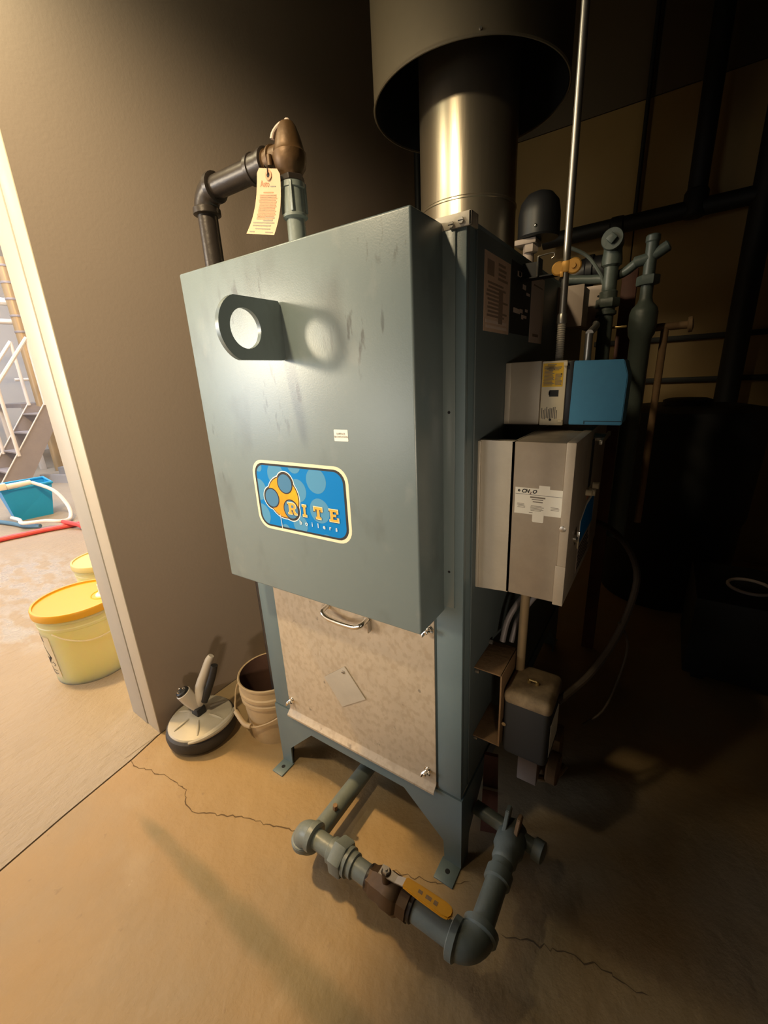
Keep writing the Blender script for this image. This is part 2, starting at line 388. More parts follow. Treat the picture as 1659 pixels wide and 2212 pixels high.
def text_polys(g, txt, u, v, size, plane, pos, mi, align='LEFT', spacing=1., shear=0., t=.0005, extra=None, bold=0.):
    """lettering as flat raised mesh on a face"""
    cd = bpy.data.curves.new('t', 'FONT'); cd.body = txt; cd.size = size; cd.align_x = align; cd.space_character = spacing; cd.shear = shear; cd.resolution_u = 2; cd.offset = bold
    o = bpy.data.objects.new('t', cd); COL.objects.link(o)
    dg = bpy.context.evaluated_depsgraph_get(); me = bpy.data.meshes.new_from_object(o.evaluated_get(dg))
    vs = [p.co.copy() for p in me.vertices]
    mp = (lambda a: (u + a.x, pos - t, v + a.y)) if plane == 'F' else (lambda a: (pos + t, u + a.x, v + a.y))
    if extra: mp = extra
    nv = [g.bm.verts.new(mp(c)) for c in vs]
    for p in me.polygons:
        try: f = g.bm.faces.new([nv[i] for i in p.vertices]); f.material_index = mi
        except ValueError: pass
    bpy.data.objects.remove(o); bpy.data.curves.remove(cd); bpy.data.meshes.remove(me)
def bars(g, fl, pos, u0, u1, v0, v1, rows, mi, ragged=.3, gap=.45, t=.0005):
    h = (v1 - v0) / rows
    for k in range(rows):
        a = u0 + random.random() * ragged * .3 * (u1 - u0); b = u1 - random.random() * ragged * (u1 - u0)
        fl(g, rect(a, b, v1 - (k + 1) * h + h * gap * .5, v1 - k * h - h * gap * .5), pos, mi, t)

# ------------------------------------------------------------------ the setting
JX = [(-.36, -4.0), (-.505, -.88), (-.513, -.813), (-.545, -.612), (-.576, -.343), (-.606, -.200)]
g = G()
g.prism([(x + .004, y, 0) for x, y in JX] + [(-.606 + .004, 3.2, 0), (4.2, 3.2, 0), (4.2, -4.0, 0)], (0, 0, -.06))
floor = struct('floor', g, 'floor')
g = G(); g.prism([(x - .004, y, 0) for x, y in JX] + [(-.606, 6.5, 0), (-14, 6.5, 0), (-14, -6, 0), (-.36, -6, 0)], (0, 0, -.06)); struct('floor_2', g, 'floor2')
g = G(); g.box(-14, 4.2, -6, 6.5, -.12, -.03); struct('floor_3', g, 'joint')
def ribbon(pts, w, jit):
    g = G(); P = []
    for a, b in zip(pts, pts[1:]):
        n = max(2, int((Vector(b) - Vector(a)).length / .014))
        for k in range(n):
            t = k / n; P.append((a[0] + (b[0] - a[0]) * t + random.uniform(-jit, jit), a[1] + (b[1] - a[1]) * t + random.uniform(-jit, jit)))
    P.append(pts[-1][:2])
    L, R = [], []
    for i, p in enumerate(P):
        q0, q1 = P[max(0, i - 1)], P[min(len(P) - 1, i + 1)]
        d = Vector((q1[0] - q0[0], q1[1] - q0[1])).normalized(); ww = w * random.uniform(.35, 1.1) * (0.2 if i in (0, len(P) - 1) else 1)
        L.append(g.bm.verts.new((p[0] - d.y * ww, p[1] + d.x * ww, .0008))); R.append(g.bm.verts.new((p[0] + d.y * ww, p[1] - d.x * ww, .0008)))
    for i in range(len(P) - 1): g.bm.faces.new((L[i], L[i + 1], R[i + 1], R[i])).normal_update()
    bmesh.ops.recalc_face_normals(g.bm, faces=list(g.bm.faces))
    return g
ribbon([(-.575, -.345), (-.53, -.36), (-.45, -.335), (-.338, -.308), (-.235, -.31), (-.221, -.32), (-.175, -.345), (-.121, -.345), (-.04, -.305), (.045, -.265), (.12, -.24), (.189, -.217), (.36, -.15)], .0021, .006).obj('crack', 'crack', floor)
ribbon([(.5, -.16), (.60, -.125), (.69, -.10), (.76, -.075), (.84, -.02)], .0016, .006).obj('crack', 'crack', floor)
ribbon([(.96, -.10), (1.03, -.075), (1.10, -.05), (1.20, -.03), (1.32, -.02)], .0020, .008).obj('crack', 'crack', floor)

HEAD = 2.45
g = G()
g.box(-.825, -.605, -.20, 3.2, 0, 4.4); g.box(-.825, -.605, -3.2, -.20, HEAD, 4.4); g.box(-.825, -.605, -6, -3.2, 0, 4.4)
struct('wall_left', g, 'wall')
g = G(); g.box(-.700, -.6045, -.204, -.1995, 0, HEAD, .001); struct('trim_1', g, 'jamb')
g = G(); g.box(-.83, -.7045, -.207, -.1995, .012, HEAD, .001); struct('trim_2', g, 'jamb2')
g = G(); g.box(-.7045, -.700, -.2005, -.1995, 0, HEAD); struct('trim_3', g, 'joint')
# rough concrete threshold built up under the door trim
g = G(); n = 12
vv = [[g.bm.verts.new((-.606 - .254 * i / n, -.20 - .16 * j / 6, .0012 + .026 * (i / n) * (1 - (j / 6)) ** 1.3 + random.uniform(0, .004) * (j < 6) * (i / n))) for j in range(7)] for i in range(n + 1)]
for i in range(n):
    for j in range(6): g.bm.faces.new((vv[i][j], vv[i + 1][j], vv[i + 1][j + 1], vv[i][j + 1]))
bmesh.ops.recalc_face_normals(g.bm, faces=list(g.bm.faces)); struct('trim_4', g, 'floor2')

g = G(); g.box(-.605, 4.2, 3.22, 3.4, 0, 4.4); wb = struct('wall_back', g, 'dark')
for k, x0 in enumerate((-.605, -.44, .79, 2.01, 3.23)):
    x1 = (-.44, .79, 2.01, 3.23, 4.2)[k]
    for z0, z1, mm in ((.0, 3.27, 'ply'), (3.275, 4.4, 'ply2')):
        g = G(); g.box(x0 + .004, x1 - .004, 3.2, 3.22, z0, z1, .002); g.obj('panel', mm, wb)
g = G(); g.box(4.2, 4.4, -4.2, 3.4, 0, 4.4); struct('wall_right', g, 'dark')
g = G(); g.box(-.605, 4.2, -4.2, -4.0, 0, 4.4); struct('wall_front', g, 'dark')
g = G(); g.box(-.825, 4.4, -4.2, 3.4, 4.4, 4.6); struct('ceiling', g, 'dark')
# neighbouring bright room
g = G(); g.box(-14.2, -14, -6.2, 6.7, 0, 6); struct('wall_far', g, 'farwall')
g = G(); g.box(-14, -.825, 6.5, 6.7, 0, 6); struct('wall_far_right', g, 'farwall')
g = G(); g.box(-14, -.605, -6.2, -6.0, 0, 6); struct('wall_far_left', g, 'farwall')
g = G(); g.box(-14.2, -.825, -6.2, 6.7, 6, 6.2); struct('ceiling_2', g, 'farwall')
g = G(); g.box(-.825, -.605, -6.0, 6.5, 4.6, 6.0); struct('wall_left_upper', g, 'farwall')
g = G(); g.box(-.825, -.605, 3.4, 6.5, 0, 4.6); struct('wall_left_beyond', g, 'farwall')
# horizontal wall rails low on the dark back wall
for zz in (1.70, 1.40): 
    g = G(); g.box(.6, 4.2, 3.16, 3.2, zz - .018, zz + .018, .003); g.obj('rail', 'blackm', wb)

# ------------------------------------------------------------------ the boiler
B = Thing('boiler', 'tall teal blue steel boiler with front hood, standing on legs on the concrete floor', 'boiler', (.4, .6, 0))
W, D, ZS, ZT = .8, 1.35, .296, 1.812
g = G(); g.box(.002, W - .002, .016, D, ZS, ZT, .003); cab = B.part('cabinet', g, 'teal')
g = G()
g.box(0, .085, 0, .016, ZS, ZT, .0025); g.box(.724, W, 0, .016, ZS, ZT, .0025); g.box(.085, .724, 0, .016, .93, ZT)
B.part('front_frame', g, 'teal')
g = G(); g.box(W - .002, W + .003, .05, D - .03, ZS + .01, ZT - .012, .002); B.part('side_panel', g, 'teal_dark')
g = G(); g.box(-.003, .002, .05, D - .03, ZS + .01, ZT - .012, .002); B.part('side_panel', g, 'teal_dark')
# base with legs
def apron(x0, x1, y, th):
    w = x1 - x0
    return [(x0, y, ZS - .003), (x1, y, ZS - .003), (x1, y, 0), (x1 - .058, y, 0), (x1 - .062, y, .087), (x1 - .205, y, .224), (x0 + .189, y, .224), (x0 + .058, y, .090), (x0 + .054, y, 0), (x0, y, 0)]
g = G(); g.prism(apron(-.004, W + .004, -.003, .005), (0, .006, 0)); B.part('front_apron', g, 'teal')
g = G(); g.prism(apron(-.004, W + .004, D, .005), (0, .006, 0)); B.part('rear_apron', g, 'teal')
def apron_s(x):
    return [(x, .0035, ZS - .003), (x, D, ZS - .003), (x, D, 0), (x, D - .06, 0), (x, D - .06, .09), (x, D - .2, .224), (x, .19, .224), (x, .06, .09), (x, .055, 0), (x, .0035, 0)]
for x in (-.004, W - .002):
    g = G(); g.prism(apron_s(x), (.006, 0, 0)); B.part('side_apron', g, 'teal')
for x0, x1, y0, y1 in ((.000, .055, -.068, .003), (.738, .803, -.068, .003), (.000, .055, D, D + .07), (.738, .803, D, D + .07)):
    g = G(); g.box(x0, x1, y0, y1, 0, .006, .0015)
    f = B.part('foot_tab', g, 'teal')
    g = G(); g.lathe(((x0 + x1) / 2, (y0 + y1) / 2, .006), (0, 0, 1), [(.008, 0), (.008, .0004)], 16); B.part('bolt_hole', g, 'flatblack', f)
# front hood
HX0, HX1, HZ0, HZ1, HY = .048, .750, .934, 1.806, -.131
g = G(); g.box(HX0, HX1, HY, -.0005, HZ0, HZ1, .005, seg=3)
hood = B.part('front_hood', g, 'hood')
g = G(); g.box(HX1 - .002, .778, -.005, -.0002, HZ0 + .015, HZ1 - .006, .001)
g.lathe((.764, -.005, 1.44), (0, -1, 0), [(.0035, 0), (.003, .001)], 12, 1); g.lathe((.764, -.005, 1.05), (0, -1, 0), [(.0035, 0), (.003, .001)], 12, 1)
B.part('hood_flange', g, ['hood', 'flatblack'], hood)
# lifting lug
c = (-.236, 1.633); R = .067; N_ = 56; outer, inner = [], []
for k in range(N_):
    a = 2 * PI * k / N_; dy, dz = math.cos(a), math.sin(a)
    t = 9
    if dy > 1e-6: t = min(t, (HY + .001 - c[0]) / dy)
    if abs(dz) > 1e-6: t = min(t, .0625 / abs(dz))
    if dy <= 0: t = min(t, R)
    outer.append((.396, c[0] + dy * t, c[1] + dz * t)); inner.append((.396, c[0] + dy * .040, c[1] + dz * .040))
g = G(); g.ringplate(outer, inner, (.011, 0, 0)); B.part('lifting_lug', g, 'hood', hood)
# small sticker
g = G(); flatF(g, rrect(.534, .5745, 1.3865, 1.413, .002), HY, 0)
text_polys(g, 'SURFACE', .5545, 1.4015, .0062, 'F', HY - .0006, 1, 'CENTER'); text_polys(g, 'BLOWDOWN', .5545, 1.3945, .0062, 'F', HY - .0006, 1, 'CENTER')
B.part('blowdown_sticker', g, ['paper', 'ink'], hood, 'small white sticker reading SURFACE BLOWDOWN')
# boilers badge: one flat printed sticker
g = G(); mats = ['cream', 'ink', 'logoblue', 'logopale', 'logoorange', 'logomol', 'logogold', 'white']
u0, u1, v0, v1 = .229, .565, 1.1295, 1.326; y = HY
def lay(poly, mi):
    global y
    flatF(g, poly, y, mi, .00025)
def up(): 
    global y
    y -= .00025
lay(rrect(u0, u1, v0, v1, .040), 0); up()
lay(rrect(u0 + .009, u1 - .009, v0 + .008, v1 - .008, .034), 1); up()
iu0, iu1, iv0, iv1 = u0 + .016, u1 - .016, v0 + .0135, v1 - .0135
lay(rrect(iu0, iu1, iv0, iv1, .029), 2); up()
for cc, r in (((.320, 1.290), .031), ((.463, 1.285), .033), ((.395, 1.253), .031), ((.245, 1.242), .031), ((.466, 1.207), .033), ((.246, 1.168), .033), ((.2555, 1.306), .0135), ((.391, 1.322), .024), ((.393, 1.160), .026), ((.482, 1.122), .024), ((.335, 1.135), .017)):
    p = cclip(disc(cc, r), rrect(iu0 + .0005, iu1 - .0005, iv0 + .0005, iv1 - .0005, .0285))
    if len(p) > 2: lay(p, 3)
up()
def union(circles, grow):   # outline of overlapping discs about a centre, by ray casting
    o = (.333, 1.224); out = []
    for k in range(96):
        a = 2 * PI * k / 96; d = (math.cos(a), math.sin(a)); best = 0
        for (cx, cy), r in circles:
            r += grow; bx, by = cx - o[0], cy - o[1]; pr = bx * d[0] + by * d[1]; h2 = r * r - (bx * bx + by * by - pr * pr)
            if h2 > 0: best = max(best, pr + math.sqrt(h2))
        out.append((o[0] + d[0] * best, o[1] + d[1] * best))
    return out
ballc = [((.352, 1.268), .0285), ((.296, 1.223), .0285), ((.365, 1.198), .0285)]
body = ballc + [((.340, 1.228), .0555)]
lay(union(body, .0055), 7); up(); lay(union(body, .0028), 1); up(); lay(union(body, .0), 4); up()
for cc, r in ballc: lay(disc(cc, r), 1)
up()
for cc, r in ballc: lay(disc(cc, r - .0034), 5)
up()
def slab(ch, x, z, w, h):
    s = w / 1.0; q = lambda L: [(x + a * w, z + b * h) for a, b in L]
    if ch == 'I': return [q([(0, 0), (1, 0), (1, .2), (.72, .2), (.72, .8), (1, .8), (1, 1), (0, 1), (0, .8), (.28, .8), (.28, .2), (0, .2)])]
    if ch == 'T': return [q([(.2, 0), (.8, 0), (.8, .18), (.64, .18), (.64, .80), (.82, .80), (.82, .62), (1, .62), (1, 1), (0, 1), (0, .62), (.18, .62), (.18, .80), (.36, .80), (.36, .18), (.2, .18)])]
    if ch == 'E': return [q([(0, 0), (1, 0), (1, .36), (.82, .36), (.82, .19), (.40, .19), (.40, .42), (.72, .42), (.72, .60), (.40, .60), (.40, .82), (.78, .82), (.78, .66), (.96, .66), (.96, 1), (0, 1), (0, .83), (.13, .83), (.13, .18), (0, .18)])]
    if ch == 'R': return [q([(0, 0), (.48, 0), (.48, .17), (.38, .17), (.38, .40), (.50, .40), (.66, .0), (1, 0), (1, .17), (.86, .17), (.74, .44), (.90, .56), (.94, .74), (.86, .90), (.68, 1), (0, 1), (0, .83), (.12, .83), (.12, .17), (0, .17)])]
yl = y
for ch, a, b in (('R', .354, .387), ('I', .407, .422), ('T', .447, .477), ('E', .4985, .529)):
    y = yl
    for p in slab(ch, a - .0024, 1.1825, b - a, .0335): lay(p, 1)
    up()
    for p in slab(ch, a - .0008, 1.1838, b - a + .0016, .0352): lay(p, 0)
    up()
    for p in slab(ch, a + .0012, 1.1856, b - a - .0026, .0316): lay(p, 6)
    if ch == 'R': up(); lay(rect(a + .0135, a + .0215, 1.2035, 1.211), 5)
y = yl - .0003
for i, ch in enumerate('boilers'):
    text_polys(g, ch, .3965 + i * .0203, 1.1612, .0175, 'F', y, 7, 'CENTER', bold=.0003)
flatF(g, [(.3205, 1.178), (.3220, 1.178), (.3245, 1.139), (.3225, 1.139)], y, 7, .0002)
B.part('boiler_badge', g, mats, hood, 'blue rounded badge with orange molecule and gold lettering', sharp=10)
# access door
g = G(); prof = [(-.004, .94), (-.004, .315), (-.0055, .310), (-.020, .297), (-.022, .294), (-.022, .287), (-.020, .287), (-.017, .295), (-.003, .309), (0, .314), (0, .94)]
g.prism([(.087, yy, zz) for yy, zz in prof], (.632, 0, 0)); door = B.part('access_door', g, 'door')
g = G(); hz = .833
g.sweep([(.343, -.004, hz + .004), (.343, -.030, hz), (.349, -.040, hz - .004), (.367, -.044, hz - .012), (.40, -.044, hz - .016), (.445, -.044, hz - .016), (.478, -.044, hz - .012), (.495, -.040, hz - .004), (.500, -.030, hz), (.500, -.004, hz + .004)], .0075, 12, smooth=4)
for x in (.343, .500): g.lathe((x, -.004, hz + .004), (0, -1, 0), [(.013, 0), (.012, .003), (.007, .005)], 14)
B.part('handle', g, 'chrome', door)
g = G(); g.box(.485, .510, -.008, -.004, .800, .835, .001); g.box(.506, .510, -.022, -.006, .797, .835, .001); g.lathe((.497, -.008, .818), (0, -1, 0), [(.006, 0), (.005, .004)], 10); B.part('latch', g, 'steel', door)
for x, z in ((.104, .358), (.691, .357), (.706, .866)):
    g = G(); g.lathe((x, -.004, z), (0, -1, 0), [(.0125, 0), (.012, .002), (.0075, .0025), (.0075, .010), (.005, .012), (.005, .024), (.0035, .025)], 14)
    for sgn, a in ((1, .5), (-1, .5)):
        g.sweep([(x + .004 * sgn * 1, -.013, z), (x + .012 * sgn, -.018, z + .006 * sgn - .004), (x + .015 * sgn, -.022, z + .012 * sgn - .008)], [.004, .006, .003], 8)
    B.part('wing_nut', g, 'chrome', door)
g = G(); pts = [(.293, .543), (.390, .623), (.468, .526), (.364, .449)]
g.prism([(a, -.0055, b) for a, b in pts], (0, -.0025, 0)); g.lathe((.384, -.008, .600), (0, -1, 0), [(.0065, 0), (.006, .003), (.003, .004)], 12, 1); g.box(.379, .389, -.0125, -.0118, .5993, .6007, 0, 2)
B.part('peephole_cover', g, ['galv', 'steel', 'flatblack'], door)
# corner bracket with bolts
g = G(); g.box(.735, .8115, -.0065, -.001, 1.7905, 1.8155, .0012); g.box(.806, .8115, -.0065, .03, 1.7905, 1.8155, .0012)
br = B.part('corner_bracket', g, 'galv')
for x, z in ((.7915, 1.8005), (.771, 1.797)):
    g = G(); g.hexa((x, -.0062, z), (x, -.0115, z), .0062); g.box(x - .0055, x + .0055, -.0122, -.0112, z - .0006, z + .0006, 0, 1); B.part('bolt', g, ['steel', 'flatblack'], br)
# labels on the right side
g = G(); x = W + .003
flatS(g, rect(.090, .267, 1.610, 1.769), x, 0)
flatS(g, rect(.105, .150, 1.725, 1.755), x + .0006, 1); bars(g, flatS, x + .0006, .10, .255, 1.64, 1.715, 9, 1, .35); bars(g, flatS, x + .0006, .17, .255, 1.72, 1.76, 4, 1, .4); flatS(g, rect(.185, .215, 1.63, 1.70), x + .0007, 1); bars(g, flatS, x + .0006, .10, .255, 1.615, 1.637, 2, 2, .3)
B.part('data_plate', g, ['plate', 'plateprint', 'sidelabel'], None, 'brown printed data plate')
g = G(); flatS(g, rect(.275, .455, 1.615, 1.782), x, 0); random.seed(5)
for k in range(11):
    uu, vv_ = random.uniform(.30, .42), random.uniform(1.64, 1.76); flatS(g, rect(uu, uu + random.uniform(.018, .034), vv_, vv_ + random.uniform(.006, .012)), x + .0006, 1)
B.part('wiring_label', g, ['ink', 'sidelabel'], None, 'black label with small pale boxes')
g = G(); flatS(g, rect(.462, .606, 1.600, 1.781), x, 0); flatS(g, rect(.485, .585, 1.752, 1.756), x + .0006, 1); flatS(g, rect(.495, .56, 1.617, 1.625), x + .0006, 1)
B.part('side_label', g, ['sidelabel', 'plateprint'], None, 'plain mauve grey label')
# ------------------------------------------------------------------ flue and draft hood
g = G(); F = Thing('flue_pipe', 'shiny stainless flue pipe rising from the boiler top into the draft hood', 'flue', (.4, .957, 1.813))
g.lathe((.4, .957, 1.813), (0, 0, 1), [(.186, 0), (.186, .31), (.1885, .312), (.1885, .318), (.185, .322)], 72, caps=False); F.part('lower_section', g, 'flue')
g = G(); g.lathe((.4, .957, 2.125), (0, 0, 1), [(.184, 0), (.184, .9)], 72, caps=False); F.part('upper_section', g, 'flue')
H = Thing('draft_hood', 'wide grey sheet metal draft hood skirt around the upper flue', 'draft hood', (.4, .957, 2.47))
g = G(); g.lathe((.4, .957, 2.47), (0, 0, 1), [(.353, 0), (.356, .004), (.353, .012), (.353, .75), (.20, 1.1), (.20, 1.9), (.197, 1.9), (.197, 1.1), (.349, .745), (.349, 0), (.353, 0)], 96, caps=False)
H.part('skirt', g, 'hoodgrey')
g = G(); g.lathe((.4, .957, 2.475), (0, 0, 1), [(.346, .0), (.346, .70), (.186, .72)], 72, caps=False); H.part('black_lining', g, 'flatblack')  # inner surface of the skirt, coloured flat black
g = G(); a = math.radians(-62); g.lathe((.4 + .353 * math.cos(a), .957 + .353 * math.sin(a), 2.485), (math.cos(a), math.sin(a), 0), [(.005, 0), (.004, .004)], 10); H.part('rivet', g, 'steel')

# ------------------------------------------------------------------ relief valve assembly at the left rear of the top
T = Thing('relief_valve', 'old bronze relief valve with test lever on a teal riser above the boiler top', 'valve', (.29, .075, 1.813))
VX, VY = .29, .075
g = G(); g.cyl((VX, VY, 1.813), (VX, VY, 1.95), .024); T.part('riser_pipe', g, 'tealpipe')
g = G(); g.lathe((VX, VY, 1.925), (0, 0, 1), [(.026, 0), (.032, .004), (.032, .010), (.0285, .012), (.0285, .066), (.031, .068), (.031, .080), (.026, .082)], 28)
for k in range(4):
    a = k * PI / 2 + .6; g.box(VX + .029 * math.cos(a) - .004, VX + .029 * math.cos(a) + .004, VY + .029 * math.sin(a) - .004, VY + .029 * math.sin(a) + .004, 1.938, 2.004, .001)
T.part('union_coupling', g, 'tealpipe')
g = G(); g.hexa((VX, VY, 2.006), (VX, VY, 2.020), .033, 1); g.lathe((VX, VY, 2.018), (0, 0, 1), [(.025, 0), (.028, .006), (.030, .010), (.038, .020), (.0415, .034), (.0415, .050), (.037, .056), (.036, .064), (.030, .086), (.0225, .106), (.017, .114), (0, .116)], 28)
g.lathe((VX - .028, VY, 2.070), (-1, 0, 0), [(.028, 0), (.029, .022), (.033, .024), (.033, .030), (.028, .033), (.028, .046), (.031, .048), (.031, .056)], 28)
g.cyl((VX - .042, VY - .030, 2.068), (VX - .042, VY - .030, 2.045), .007, seg=12)
T.part('valve_body', g, ['bronze', 'iron'])
g = G(); g.sweep([(VX + .004, VY - .004, 2.132), (VX - .012, VY - .014, 2.127), (VX - .026, VY - .022, 2.113), (VX - .031, VY - .024, 2.100)], [.006, .005, .005, .006], 10, smooth=4); g.ball((VX + .004, VY - .003, 2.131), .0095, sy=.8); T.part('test_lever', g, 'label')
P = Thing('discharge_pipe', 'dark iron discharge pipe running from relief valve down into the white pail', 'pipe', (-.065, VY, .22))
g = G(); g.cyl((VX - .08, VY, 2.070), (-.02, VY, 2.070), .0295); P.part('pipe', g, 'iron')
g = G(); g.lathe((.150, VY, 2.070), (1, 0, 0), [(.030, -.006), (.037, 0), (.037, .012), (.034, .014), (.034, .046), (.037, .048), (.037, .060), (.030, .064)], 28); P.part('coupling', g, 'iron')
g = G(); g.elbow((-.065, VY, 2.070), (1, 0, 0), (0, 0, -1), .052, .035); P.part('elbow', g, 'iron')
g = G(); g.cyl((-.065, VY, 2.025), (-.065, VY, .20), .0290); P.part('pipe', g, 'iron')
# paper tag, hanging from the valve outlet
Tg = Thing('inspection_tag', 'buff card tag with faded red print hanging from the relief valve', 'tag', (.25, .027, 2.03))
tl, trr, bl, brr = Vector((.214, .031, 2.046)), Vector((.292, .031, 2.024)), Vector((.148, .028, 1.913)), Vector((.252, .028, 1.889))
mid_l, mid_r = Vector((.185, .033, 1.972)), Vector((.277, .033, 1.952))
def tagpt(s, t):   # s across, t down
    def q(a, b, c): return a * (1 - t) * (1 - t) + 2 * t * (1 - t) * (2 * b - .5 * a - .5 * c) + c * t * t
    l, r = q(tl, mid_l, bl), q(trr, mid_r, brr); p = l.lerp(r, s); p.y += .004 * math.sin(t * PI) ; return p
g = G(); nx, ny = 8, 16
gv = [[g.bm.verts.new(tagpt(min(max(i / nx, 0.10 * (1 - min(j, 1)) ), 1 - .10 * (1 - min(j, 1))), j / ny)) for j in range(ny + 1)] for i in range(nx + 1)]
for i in range(nx):
    for j in range(ny): g.bm.faces.new((gv[i][j], gv[i][j + 1], gv[i + 1][j + 1], gv[i + 1][j]))
def tagbar(s0, s1, t0, t1, mi):
    n = 3
    for k in range(n):
        a, b = s0 + (s1 - s0) * k / n, s0 + (s1 - s0) * (k + 1) / n
        vs = [tagpt(a, t0), tagpt(a, t1), tagpt(b, t1), tagpt(b, t0)]
        f = g.bm.faces.new([g.bm.verts.new(v + Vector((0, -.0008, 0))) for v in vs]); f.material_index = mi
random.seed(3)
for k in range(16):
    t0 = .34 + k * .0245
    tagbar(.14 + random.random() * .05, .86 - random.random() * .06, t0, t0 + .016, 2)
tagbar(.30, .70, .305, .32, 1)
for t0, a, b in ((.69, .5, .85), (.735, .45, .80), (.775, .10, .88), (.825, .12, .78), (.885, .25, .80), (.945, .08, .26), (.945, .66, .92)): tagbar(a, b, t0, t0 + .018, 3)
text_polys(g, 'Auto', 0, 0, .3, 'F', 0, 1, extra=lambda a: tagpt(.16 + a.x * .62, .235 - a.y * .42) + Vector((0, -.001, 0))); tagbar(.58, .80, .222, .235, 3)
Tg.part('card', g, ['tagp', 'redink', 'redink2', 'greyink'])
hp = tagpt(.52, .085)
g = G(); g.lathe(hp + Vector((0, -.0012, 0)), (0, -1, 0), [(.011, 0), (.011, .0008), (.0055, .001)], 18, 0, False); g.lathe(hp + Vector((0, -.0009, 0)), (0, -1, 0), [(.0055, 0), (.0055, .0004)], 14, 1); Tg.part('eyelet', g, ['redink2', 'flatblack'])
g = G(); g.sweep([hp + Vector((0, -.003, 0)), hp + Vector((.0, -.004, .018)), (.232, .040, 2.048), (.232, .068, 2.040)], .0012, 6, smooth=3); Tg.part('string', g, 'iron')

# thin dark vertical pipe on the wall behind the flue
single('wall_riser', G().cyl((-.545, 2.30, 0), (-.545, 2.30, 4.38), .024), 'blackm', 'thin black vertical pipe on the left wall just left of the shiny flue', 'pipe', (-.545, 2.30, 0))

# ------------------------------------------------------------------ conduit from above to burner control
K = Thing('steel_conduit', 'long thin galvanised conduit dropping vertically in front of the dark back wall', 'conduit', (.919, .33, 1.545))
g = G(); g.cyl((.919, .33, 1.640), (.919, .33, 4.38), .0085, seg=18); K.part('tube', g, 'steel')
g = G(); n = 150; g.lathe((.919, .33, 1.537), (0, 0, 1), [((.0105 if k % 2 else .0090), .105 * k / 40) for k in range(41)], 16); K.part('flexible_end', g, 'galv')
g = G(); g.lathe((.919, .33, 1.630), (0, 0, 1), [(.012, 0), (.012, .018), (.010, .022)], 16); K.part('connector', g, 'steel')
g = G(); g.lathe((.903, .326, 1.753), (0, -1, 0), [(.016, 0), (.016, .003), (.013, .005)], 20); g.lathe((.938, .326, 1.754), (0, -1, 0), [(.0175, 0), (.0175, .003), (.015, .005)], 20); g.lathe((.938, .321, 1.754), (0, -1, 0), [(.006, 0), (.0055, .004)], 12); g.box(.910, .929, .319, .335, 1.742, 1.768, .004); g.box(.908, .916, .318, .326, 1.733, 1.745, .001)
K.part('pipe_clamp', g, 'zincy', None, 'yellow zinc two-ear pipe clamp')
U = Thing('strut_channel', 'short black strut channel end carrying the conduit clamp beside boiler top', 'bracket', (.87, .34, 1.745))
g = G(); g.box(.803, .892, .335, .372, 1.744, 1.747); g.box(.850, .853, .330, .372, 1.745, 1.789); g.box(.803, .850, .368, .372, 1.744, 1.787); U.part('channel', g, 'black')
g = G(); g.sweep([(.850, .331, 1.745), (.851, .331, 1.786), (.856, .331, 1.790), (.884, .331, 1.792), (.890, .331, 1.789), (.889, .331, 1.783), (.884, .331, 1.780)], .0016, 8, smooth=3); U.part('lip', g, 'steel')
# ------------------------------------------------------------------ burner control
Q = Thing('burner_control', 'light blue burner control module on a galvanised backbox at boiler right side', 'control', (.94, .31, 1.384))
g = G(); g.box(.803, .893, .262, .38, 1.385, 1.542, .003); g.box(.8035, .818, .259, .263, 1.386, 1.541, .001); Q.part('backbox', g, 'galv')
g = G(); g.box(.8945, .952, .264, .38, 1.384, 1.540, .002); sb = Q.part('subbase', g, 'cream')
g = G(); flatF(g, rect(.8965, .945, 1.479, 1.535), .264, 0); bars(g, flatF, .2634, .905, .943, 1.517, 1.533, 5, 1, .5); bars(g, flatF, .2634, .899, .925, 1.482, 1.530, 16, 1, .2); bars(g, flatF, .2634, .926, .943, 1.482, 1.510, 9, 1, .2)
flatF(g, [(.9215, 1.520), (.9245, 1.520), (.923, 1.5225)], .2628, 2); flatF(g, rect(.9395, .9425, 1.507, 1.510), .2628, 2)
Q.part('warning_label', g, ['yellowlabel', 'greyink', 'ink'], sb, 'yellow warning label')
g = G(); flatF(g, rect(.915, .937, 1.455, 1.471), .264, 0); flatF(g, rect(.9135, .917, 1.459, 1.468), .264, 0); Q.part('window', g, ['ink'], sb)
g = G(); random.seed(9)
for k in range(10): flatF(g, rect(.8985 + k * .0040, .9005 + k * .0040, 1.399 + random.random() * .004, 1.431 - random.random() * .010), .264, 0)
flatF(g, disc((.921, 1.398), .0032, 14), .264, 1); Q.part('wiring_print', g, ['greyink', 'ink'], sb)
g = G(); g.box(.945, .954, .258, .264, 1.527, 1.537, .001); Q.part('tab', g, 'cream', sb)
g = G(); g.box(.940, .951, .258, .264, 1.393, 1.398, .001); Q.part('tab', g, 'cream', sb)
g = G(); g.box(.952, .968, .268, .375, 1.386, 1.538, .002); Q.part('terminal_strip', g, 'black')
g = G(); g.prism([(.966, .262, 1.3865), (1.083, .262, 1.3865), (1.0845, .262, 1.500), (1.0735, .262, 1.5345), (.968, .262, 1.5375)], (0, .115, 0), 0, .0018)
cov = Q.part('cover', g, 'blue')
g = G(); flatF(g, rect(1.003, 1.082, 1.3945, 1.3965), .262, 0, .0003); flatF(g, rect(1.000, 1.003, 1.3885, 1.3965), .262, 0, .0003); Q.part('seam', g, 'bluedk', cov)
